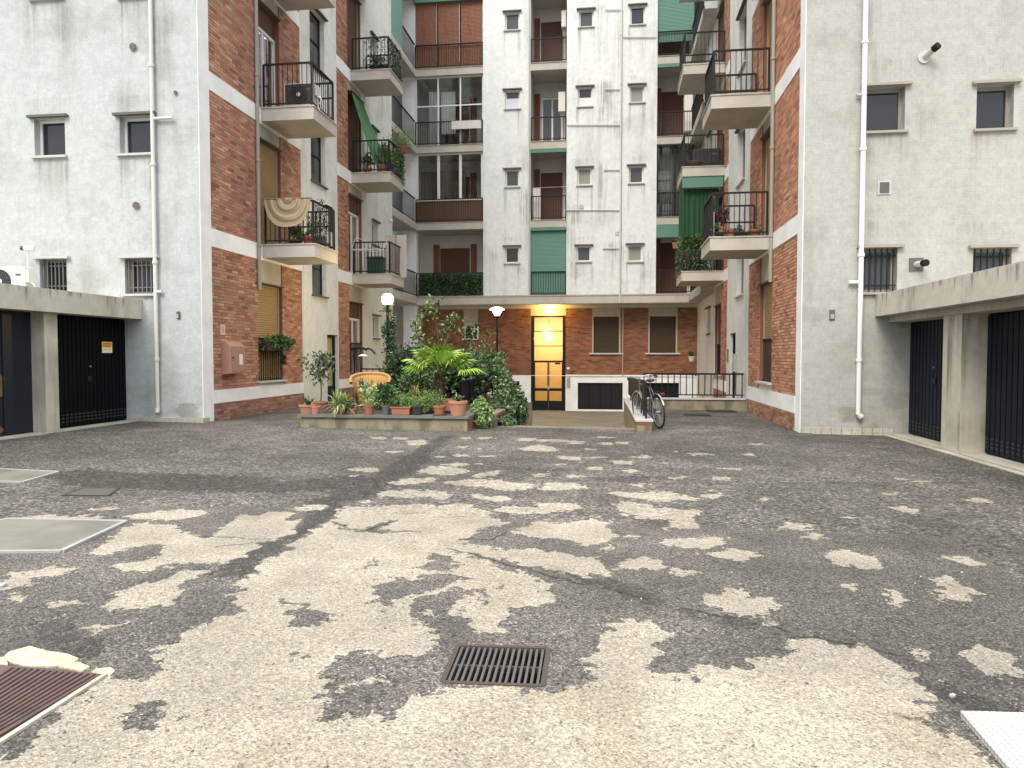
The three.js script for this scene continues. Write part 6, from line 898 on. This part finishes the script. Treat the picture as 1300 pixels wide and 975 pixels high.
// ---------- things on the balconies ----------
const ly = [0, 3.958, 7.058, 10.158];
{
  { const t = acUnit('black-fronted air conditioner on the balcony with dark red curtains', 0.72, 0.52, 0.3, M.acGrey, { fan: 0, guard: M.blackPot }); const g = []; for (let i = 0; i < 7; i++) g.push(boxG(-0.34, 0.34, 0.12 + i * 0.065, 0.123 + i * 0.065, 0.152, 0.156)); for (let i = 0; i < 7; i++) g.push(boxG(-0.3 + i * 0.1, -0.297 + i * 0.1, 0.08, 0.56, 0.152, 0.156)); obj('grille', [boxG(-0.33, 0.33, 0.09, 0.55, 0.1505, 0.1515)], M.blackPot, t); stuff(obj('grille_wires', g, M.greyPot, t)); put(t, -7.10, ly[2], 16.35); }
  const bowl = (label, x, y, d, r, m) => { const t = thing('basin', label, 'basin'); obj('bowl', lathe([[0, 0], [r * 0.7, 0], [r, r * 0.55], [r * 1.04, r * 0.55], [r * 0.95, r * 0.5], [r * 0.66, 0.02], [0, 0.02]], 28), m, t); obj('bowl_rim', new THREE.TorusGeometry(r * 1.02, r * 0.035, 8, 32).rotateX(Math.PI / 2).translate(0, r * 0.55, 0), m, t); put(t, x, y, d); };
  bowl('red plastic basin beside the black-fronted air conditioner', -6.86, ly[2] + 0.002, 17.0, 0.17, mat(0.5, 0.03, 0.03, 0.4));
  bowl('round wicker basket on the balcony above the green awning', 2.55, 7.31, 23.95, 0.3, M.wickerDark);
  // rug folded over a rail
  const rug = thing('rug', 'beige striped rug hanging in a half circle over a balcony rail', 'rug'), g = new THREE.PlaneGeometry(1, 1, 44, 26), p = g.attributes.position, x0 = onD(336, 255, 16.05)[0], x1 = onD(395, 255, 16.05)[0], yr = 3.95 + 1.01;
  for (let i = 0; i < p.count; i++) { const u = p.getX(i) + 0.5, v = 0.5 - p.getY(i), e = Math.sqrt(Math.max(0.02, 1 - (2 * u - 1) ** 2)), k = v * e; const r = Math.hypot(2 * u - 1, k * 1.05); p.setXYZ(i, lerp(x0, x1, u), yr + 0.02 - 0.66 * k - 0.02 * Math.sin(u * 9), -16.055 + 0.035 + 0.028 * Math.sin(r * 19 + 0.6 * Math.sin(u * 7)) * (1 - 0.4 * r)); g.attributes.uv.setXY(i, Math.atan2(k, 2 * u - 1) / 3.1416, r); } g.computeVertexNormals(); obj('hanging_side', g, M.rug, rug); obj('folded_top', boxG(x0, x1, yr + 0.018, yr + 0.035, -16.13, -16.02), M.rug, rug); settle(rug, (x0 + x1) / 2, yr, 16.06);
  const pot = (label, x, y, d, sz, m, plants, o) => potted(label, [x, y, d], sz, m, plants, o);
  const redPot = mat(0.30, 0.035, 0.025, 0.5);
  pot('red pot of drooping foliage under the rug balcony rail', -6.98, ly[1], 16.42, [0.15, 0.2], redPot, [[bushG(260, 0.2, 0.17, 0.18, 0.07, PAL.mid)]]);
  pot('dark low pot of grass under the hanging rug', -7.32, ly[1], 16.42, [0.16, 0.14], M.blackPot, [[bushG(360, 0.2, 0.14, 0.18, 0.07, [...PAL.mid, ...PAL.dark])]]);
  pot('grey tub with a tall thin shrub on the rug balcony', -6.9, ly[1], 16.85, [0.17, 0.28], M.greyPot, [[bushG(360, 0.26, 0.42, 0.3, 0.06, PAL.olive, { clumps: 30, spread: 0.12 })], [rod(V(0, 0, 0), V(0, 0.7, 0), 0.01), M.bark, 'stem']]);
  { const c = thing('cloth', 'black cloth drying on the rug balcony rail', 'cloth'); obj('cloth_sheet', curtainG(plane('R', -6.66), -17.1, -16.72, 4.35, 4.92, -0.03, 3, 0.012), M.blackCloth, c); obj('cloth_fold', dbox(-6.73, -6.66, 4.952, 4.965, 16.72, 17.1), M.blackCloth, c); settle(c, -6.7, 4.35, 16.9); }
  // upper balcony of the farther bay: planters and ivy on the rail
  { const t = thing('ivy', 'ivy woven through the rail of the highest balcony in view', 'ivy'); obj('foliage', ivyG(700, () => { const s = rnd() < 0.45, a = rnd(); return s ? [V(lerp(-7.5, -6.76, a), 10.15 + rr(0.1, 0.98), -21.97 + rr(-0.03, 0.05)), V(0, 0, 1)] : [V(-6.75 + rr(-0.03, 0.05), 10.15 + rr(0.0, 0.98), -lerp(21.98, 23.25, a)), V(1, 0, 0)]; }, 0.06, [...PAL.dark, ...PAL.olive]), M.leaf, t); obj('stem', [tube([V(-6.75, 10.2, -22), V(-6.74, 10.6, -22.5), V(-6.75, 11, -23.1)], 0.008)], M.bark, t); settle(t, -6.8, 10.13, 22); }
  pot('dark trough of small plants on the ivy-railed balcony', -7.1, 10.13, 22.25, [0.62, 0.22, 0.22], M.blackPot, [[bushG(320, 0.3, 0.14, 0.14, 0.06, PAL.dark)]]);
  // jungle balcony with the slanted green awning
  { const t = thing('awning', 'folded green fabric awning slanting over the plant-filled balcony', 'awning'), g = new THREE.PlaneGeometry(1, 1, 18, 14), q = g.attributes.position; for (let i = 0; i < q.count; i++) { const u = q.getX(i) + 0.5, v = 0.5 - q.getY(i); q.setXYZ(i, lerp(-7.85, lerp(-7.25, -6.95, u), v), lerp(9.42, 7.3, v) - 0.05 * Math.sin(v * 3.1), -lerp(lerp(21.75, 22.1, v), lerp(22.85, 22.6, v), u) + 0.05 * Math.sin(u * 16) * v); } g.computeVertexNormals(); obj('awning_cloth', g, M.awningGreen, t); obj('awning_bar', bar(P3(-7.86, 9.44, 21.72), P3(-7.86, 9.44, 22.88), 0.05), M.iron, t); settle(t, -7.4, 7.03, 22.2); }
  pot('terracotta pot of tall shoots by the green awning', -7.05, 7.03, 22.2, [0.17, 0.26], M.terracotta, [[tuftG(30, 0.75, 0.05, PAL.mid, { lo: 0.1, hi: 0.5, sag: 0.2 })]]);
  pot('dark blue tub with fern on the awning balcony', -6.88, 7.03, 22.35, [0.2, 0.34], mat(0.02, 0.03, 0.06, 0.5), [[bushG(420, 0.3, 0.34, 0.3, 0.09, [...PAL.mid, ...PAL.light.slice(0, 1)])]]);
  pot('clay pot of bushy herb near the awning door', -7.5, 7.03, 22.15, [0.15, 0.18], M.terracotta, [[bushG(300, 0.2, 0.22, 0.2, 0.08, [...PAL.mid, ...PAL.dark])]]);
  pot('hanging pot trailing yellow-green asparagus fern over the rail', -6.62, 7.85, 22.95, [0.18, 0.2], mat(0.28, 0.09, 0.07, 0.7), [[bushG(1500, 0.32, 0.25, 0.42, 0.07, [...PAL.mid, ...PAL.light, PAL.dry[2]], { clumps: 60, spread: 0.16, slim: 0.2, droop: -0.4 })]], { name: 'hanging_plant', category: 'hanging plant' });
  { const t = thing('trailing_plant', 'trailing greenery hanging down outside the awning balcony rail', 'plant'); obj('foliage', ivyG(900, () => { const a = rnd(); return [V(-6.7 + rr(-0.06, 0.06), 7.9 - rr(0, 1.0) * (0.5 + 0.5 * a), -lerp(22.4, 23.3, a)), V(1, 0, 0.3)]; }, 0.07, [...PAL.mid, ...PAL.olive]), M.leaf, t); obj('stem', [tube([V(-6.7, 7.9, -22.5), V(-6.68, 7.5, -22.8), V(-6.7, 7.0, -23.1)], 0.008)], M.bark, t); settle(t, -6.7, 7.0, 22.8); }
  pot('thin leggy shrub rising behind the awning balcony rail', -6.95, 7.03, 23.0, [0.14, 0.22], M.terracotta, [[bushG(200, 0.3, 0.6, 0.3, 0.07, PAL.olive, { clumps: 24, spread: 0.14 }).translate(0, 0.35, 0)], [tube([V(0, 0, 0), V(0.05, 0.6, 0), V(0, 1.5, 0.05)], 0.01), M.bark, 'stem']]);
  // drying rack balcony
  { const t = thing('drying_rack', 'white folding drying rack hooked over the lowest balcony rail', 'drying rack'), y = 4.75; const fr = [tube([V(-7.92, y - 0.1, -21.86), V(-7.8, y + 0.25, -21.86), V(-7.7, y + 0.28, -22.3)], 0.012), tube([V(-7.92, y - 0.1, -21.86), V(-6.95, y - 0.1, -21.86), V(-6.8, y + 0.25, -21.95)], 0.012), rod(V(-7.85, y - 0.1, -21.7), V(-6.98, y - 0.1, -21.7), 0.012), rod(V(-7.92, y - 0.1, -21.86), V(-7.85, y - 0.1, -21.7), 0.012), rod(V(-6.95, y - 0.1, -21.86), V(-6.98, y - 0.1, -21.7), 0.012)]; obj('rack_frame', fr, M.metalWhite, t); for (let i = 0; i < 4; i++) obj('rack_line', rod(V(-7.9, y - 0.1, -21.73 - i * 0.035), V(-6.97, y - 0.1, -21.73 - i * 0.035), 0.005), M.metalWhite, t); settle(t, -7.4, 4.65, 21.8); }
  { const t = thing('storage_box', 'dark green plastic box on the drying rack balcony', 'box'); obj('box_body', new RoundedBoxGeometry(0.5, 0.5, 0.35, 2, 0.03).translate(0, 0.25, 0), M.boxGreen, t); obj('box_lid', new RoundedBoxGeometry(0.54, 0.06, 0.39, 2, 0.02).translate(0, 0.53, 0), M.boxGreen, t); put(t, -7.3, 3.93, 22.35); }
  { const t = thing('screen_panel', 'pale folding screen at the end of the drying rack balcony', 'screen'); for (let i = 0; i < 2; i++) obj('screen_leaf', dbox(-7.25 + i * 0.36, -6.9 + i * 0.36 - 0.01, 3.94, 5.3, 23.14, 23.17), mat(0.55, 0.47, 0.43, 0.6), t); obj('screen_frame', dbox(-6.905, -6.89, 3.94, 5.32, 23.13, 23.18), M.iron, t); settle(t, -6.9, 3.94, 23.15); }
  // window box on the ground floor grille
  { const a = PL.hit(340, 440), t = thing('window_box', 'green trailing window box on the grille beside the gas cabinet', 'window box'); obj('box', dbox(XL - 0.02, XL + 0.18, 1.52, 1.68, 15.85, 17.0), M.blackPot, t); obj('foliage', bushG(1100, 0.16, 0.11, 0.72, 0.075, [...PAL.mid, ...PAL.dark], { clumps: 46, spread: 0.13 }).translate(XL + 0.12, 1.58, -16.5), M.leaf, t); obj('trailing_foliage', bushG(160, 0.06, 0.2, 0.1, 0.06, PAL.dark).translate(XL + 0.14, 1.15, -16.75), M.leaf, t); obj('bracket', [dbox(XL - 0.1, XL + 0.02, 1.5, 1.519, 16.0, 16.03), dbox(XL - 0.1, XL + 0.02, 1.5, 1.519, 16.8, 16.83)], M.iron, t); settle(t, XL, 1.52, 16.4); void a; }
  // orange-brick wing
  const ry = 4.072;
  pot('clay pot of pale succulent at the corner of the orange-brick wing balcony', 2.42, ry, 17.25, [0.13, 0.12], M.blackPot, [[bushG(260, 0.15, 0.12, 0.14, 0.06, [...PAL.light, ...PAL.mid])]]);
  pot('purple-leaved plant in a pot behind the pale succulent', 2.5, ry, 17.6, [0.14, 0.3], M.terraPale, [[bushG(240, 0.2, 0.2, 0.2, 0.10, PAL.red)]]);
  pot('plain terracotta pot behind the purple-leaved plant', 2.72, ry, 17.45, [0.12, 0.22], M.terracotta, [[bushG(14, 0.05, 0.03, 0.05, 0.04, PAL.dry)]]);
  pot('black tray of dark seedlings behind the balcony bars', 2.92, ry, 17.2, [0.3, 0.11, 0.2], M.blackPot, [[bushG(140, 0.14, 0.07, 0.1, 0.05, PAL.dark)]]);
  pot('wide terracotta bowl with a small plant near the tan shutter', 3.2, ry, 17.2, [0.15, 0.15], M.terracotta, [[bushG(90, 0.14, 0.06, 0.12, 0.05, PAL.mid)]]);
  { const t = thing('ornament', 'brown wading bird ornament on the balcony of potted succulents', 'ornament'), y = ry; obj('ornament_body', new THREE.SphereGeometry(0.09, 16, 12).scale(1, 1.5, 0.9).translate(0, 0.62, 0), M.wood, t); obj('neck', tube([V(0.02, 0.72, 0), V(-0.03, 0.9, 0), V(0.03, 1.02, 0), V(0.0, 1.08, 0)], 0.022), M.terraPale, t); obj('beak', rod(V(-0.0, 1.08, 0), V(-0.1, 1.02, 0), 0.018, 0.004), M.wood, t); for (const s of [-1, 1]) obj('leg', rod(V(0.03 * s, 0, 0), V(0.03 * s, 0.5, 0), 0.01), M.wood, t); put(t, 2.34, y, 17.75); }
  { const t = thing('screen_panel', 'white sheet panel fixed inside the corner of the succulent balcony', 'screen'); obj('sheet', dbox(2.30, 2.31, 4.1, 4.62, 17.15, 18.3), M.metalWhite, t); obj('sheet_edge', dbox(2.295, 2.315, 4.62, 4.64, 17.15, 18.3), M.steel, t); settle(t, 2.3, 4.1, 17.2); }
  { const t = acUnit('black air conditioner on the balcony above the green awning', 0.82, 0.62, 0.3, M.blackPot, { fan: -0.1, hose: false }); put(t, 3.0, 7.312, 24.3); }
  { const t = thing('awning', 'deep green awning curtain hung below the basket balcony', 'awning'); obj('valance', dbox(2.2, 3.44, 6.66, 6.985, 23.68, 23.72), M.green, t); obj('curtain', [curtainG(plane('F', 23.9), 2.25, 3.35, 5.15, 6.66, 0, 8, 0.03), curtainG(plane('R', 2.27), -25.3, -23.95, 5.1, 6.9, 0, 9, 0.03)], M.greenDark, t); obj('curtain_rod', rod(V(2.2, 6.95, -23.74), V(3.4, 6.95, -23.74), 0.02), M.iron, t); settle(t, 2.8, 5.15, 23.8); }
  { const t = thing('shrub', 'leafy green shrub overflowing the balcony below the green curtain', 'shrub'); obj('crown', bushG(3000, 0.48, 0.36, 0.7, 0.10, [...PAL.mid, ...PAL.mid, ...PAL.light.slice(0, 2)], { clumps: 70, spread: 0.17 }).translate(2.62, 4.62, -24.4), M.leaf, t); obj('trough', dbox(2.3, 3.0, 4.07, 4.42, 23.85, 24.2), M.blackPot, t); settle(t, 2.65, 4.06, 24.2); }
  { const t = thing('ivy', 'brownish ivy covering the rail below the leafy balcony shrub', 'ivy'); obj('foliage', ivyG(2600, () => { const s = rnd() < 0.5, a = rnd(); return s ? [V(2.22 + rr(-0.05, 0.05), 4.05 + rr(0.0, 0.85), -lerp(23.7, 25.4, a)), V(-1, 0, 0.2)] : [V(lerp(2.22, 3.2, a), 4.05 + rr(0.02, 0.7), -23.68 + rr(-0.05, 0.04)), V(0, 0, 1)]; }, 0.06, [...PAL.olive, ...PAL.dark, [0.10, 0.075, 0.04]]), M.leaf, t); obj('stem', [tube([V(2.25, 4.1, -23.7), V(2.24, 4.5, -24.2), V(2.25, 4.9, -25)], 0.008)], M.bark, t); settle(t, 2.3, 4.05, 24); }
  pot('small red clay pot hooked on the ivy rail', 2.12, 4.95, 25.0, [0.11, 0.2], M.terracotta, [[bushG(60, 0.12, 0.08, 0.1, 0.05, PAL.olive)]]);
  pot('spiky grass in a white pot on the far ground-floor sill', 3.12, 1.18, 29.2, [0.12, 0.2], M.metalWhite, [[tuftG(60, 0.42, 0.03, PAL.mid, { lo: 0.3, hi: 0.9, sag: 0.4 })]]);
  // back loggias
  { const t = thing('hedge_screen', 'artificial leaf hedge screen along the lowest loggia rail', 'hedge screen'); obj('foliage', ivyG(3000, () => [V(rr(-7.85, -5.2), rr(3.9, 4.76), -DF + rr(0.03, 0.09)), V(0, 0.2, 1)], 0.075, [...PAL.dark, ...PAL.mid.slice(0, 1), PAL.olive[1]]), M.leaf, t); obj('mesh_backing', dbox(-7.85, -5.2, 3.88, 4.78, DF - 0.025, DF - 0.015), mat(0.015, 0.025, 0.01, 0.9), t); settle(t, -6.5, 3.85, DF); }
  { const t = thing('cloth', 'white cloth hung over the rail of the glazed veranda', 'cloth'), r = PF.rect(573.5, 154, 611, 164); obj('cloth_sheet', curtainG(plane('F', DF - 0.06), r[0], r[1], r[2], r[3], 0, 4, 0.012), M.curtainWhite, t); obj('cloth_fold', dbox(r[0], r[1], r[3], r[3] + 0.015, DF - 0.06, DF + 0.07), M.curtainWhite, t); settle(t, r[0], r[2], DF); }
  { const t = thing('cloth', 'patterned cloth hanging inside the loggia with a red shutter', 'cloth'); obj('cloth_sheet', curtainG(plane('F', DF + 0.25), -3.16, -2.85, 6.9, 8.2, 0, 3, 0.03), M.curtainWhite, t); obj('cloth_line', rod(V(-3.2, 8.2, -DF - 0.25), V(-1.8, 8.22, -DF - 0.25), 0.006), M.steel, t); settle(t, -3, 6.9, DF); }
  { const bx = (label, r, d, dp) => { const t = thing('boiler', label, 'boiler'), q = plane('F', d).rect(...r); obj('casing', new RoundedBoxGeometry(q[1] - q[0], q[3] - q[2], dp, 2, 0.02).translate((q[0] + q[1]) / 2, (q[2] + q[3]) / 2, -d), M.acWhite, t); obj('pipes', [0.3, 0.5, 0.7].map((k) => rod(V(lerp(q[0], q[1], k), q[2], -d), V(lerp(q[0], q[1], k), q[2] - 0.3, -d), 0.012)), M.steel, t); settle(t, q[0], q[2], d); }; bx('white wall boiler in the loggia with glazed doors', [709, 118, 718, 143], DF + 0.7, 0.3); bx('white wall boiler in the highest loggia of the narrow column', [713, 15, 719, 36], DF + 0.7, 0.3); bx('tall white cabinet in the loggia beside the brown shutter', [868, 122, 879, 168], DF + 0.6, 0.4); }
}

{ // grit and small stones lying on the worn paving
  const n = 420, im = new THREE.InstancedMesh(new THREE.IcosahedronGeometry(1, 0), new THREE.MeshStandardMaterial({ color: 0xffffff, roughness: 0.95 }), n), m = new THREE.Matrix4(), q = new THREE.Quaternion(), c = new THREE.Color();
  for (let i = 0; i < n; i++) { const d = 2.2 + 9 * Math.pow(rnd(), 1.8), x = rr(-0.85, 0.62) * d, s = rr(0.0025, 0.0075) * (rnd() < 0.05 ? 1.8 : 1), k = rr(0.08, 0.55); if (x > -0.74 && x < -0.24 && d < 3.5) continue; q.setFromEuler(new THREE.Euler(rnd() * 6, rnd() * 6, rnd() * 6)); m.compose(P3(x, gy(x) + s * 0.45, d), q, V(s * rr(1, 1.6), s * 0.75, s)); im.setMatrixAt(i, m); im.setColorAt(i, c.setRGB(k, k * 0.93, k * 0.8)); }
  im.name = 'grit'; im.castShadow = im.receiveShadow = true; im.userData = { label: 'loose grit and small stones scattered over the paving', category: 'grit', kind: 'stuff' }; scene.add(im);
}

renderer.render(scene, camera);
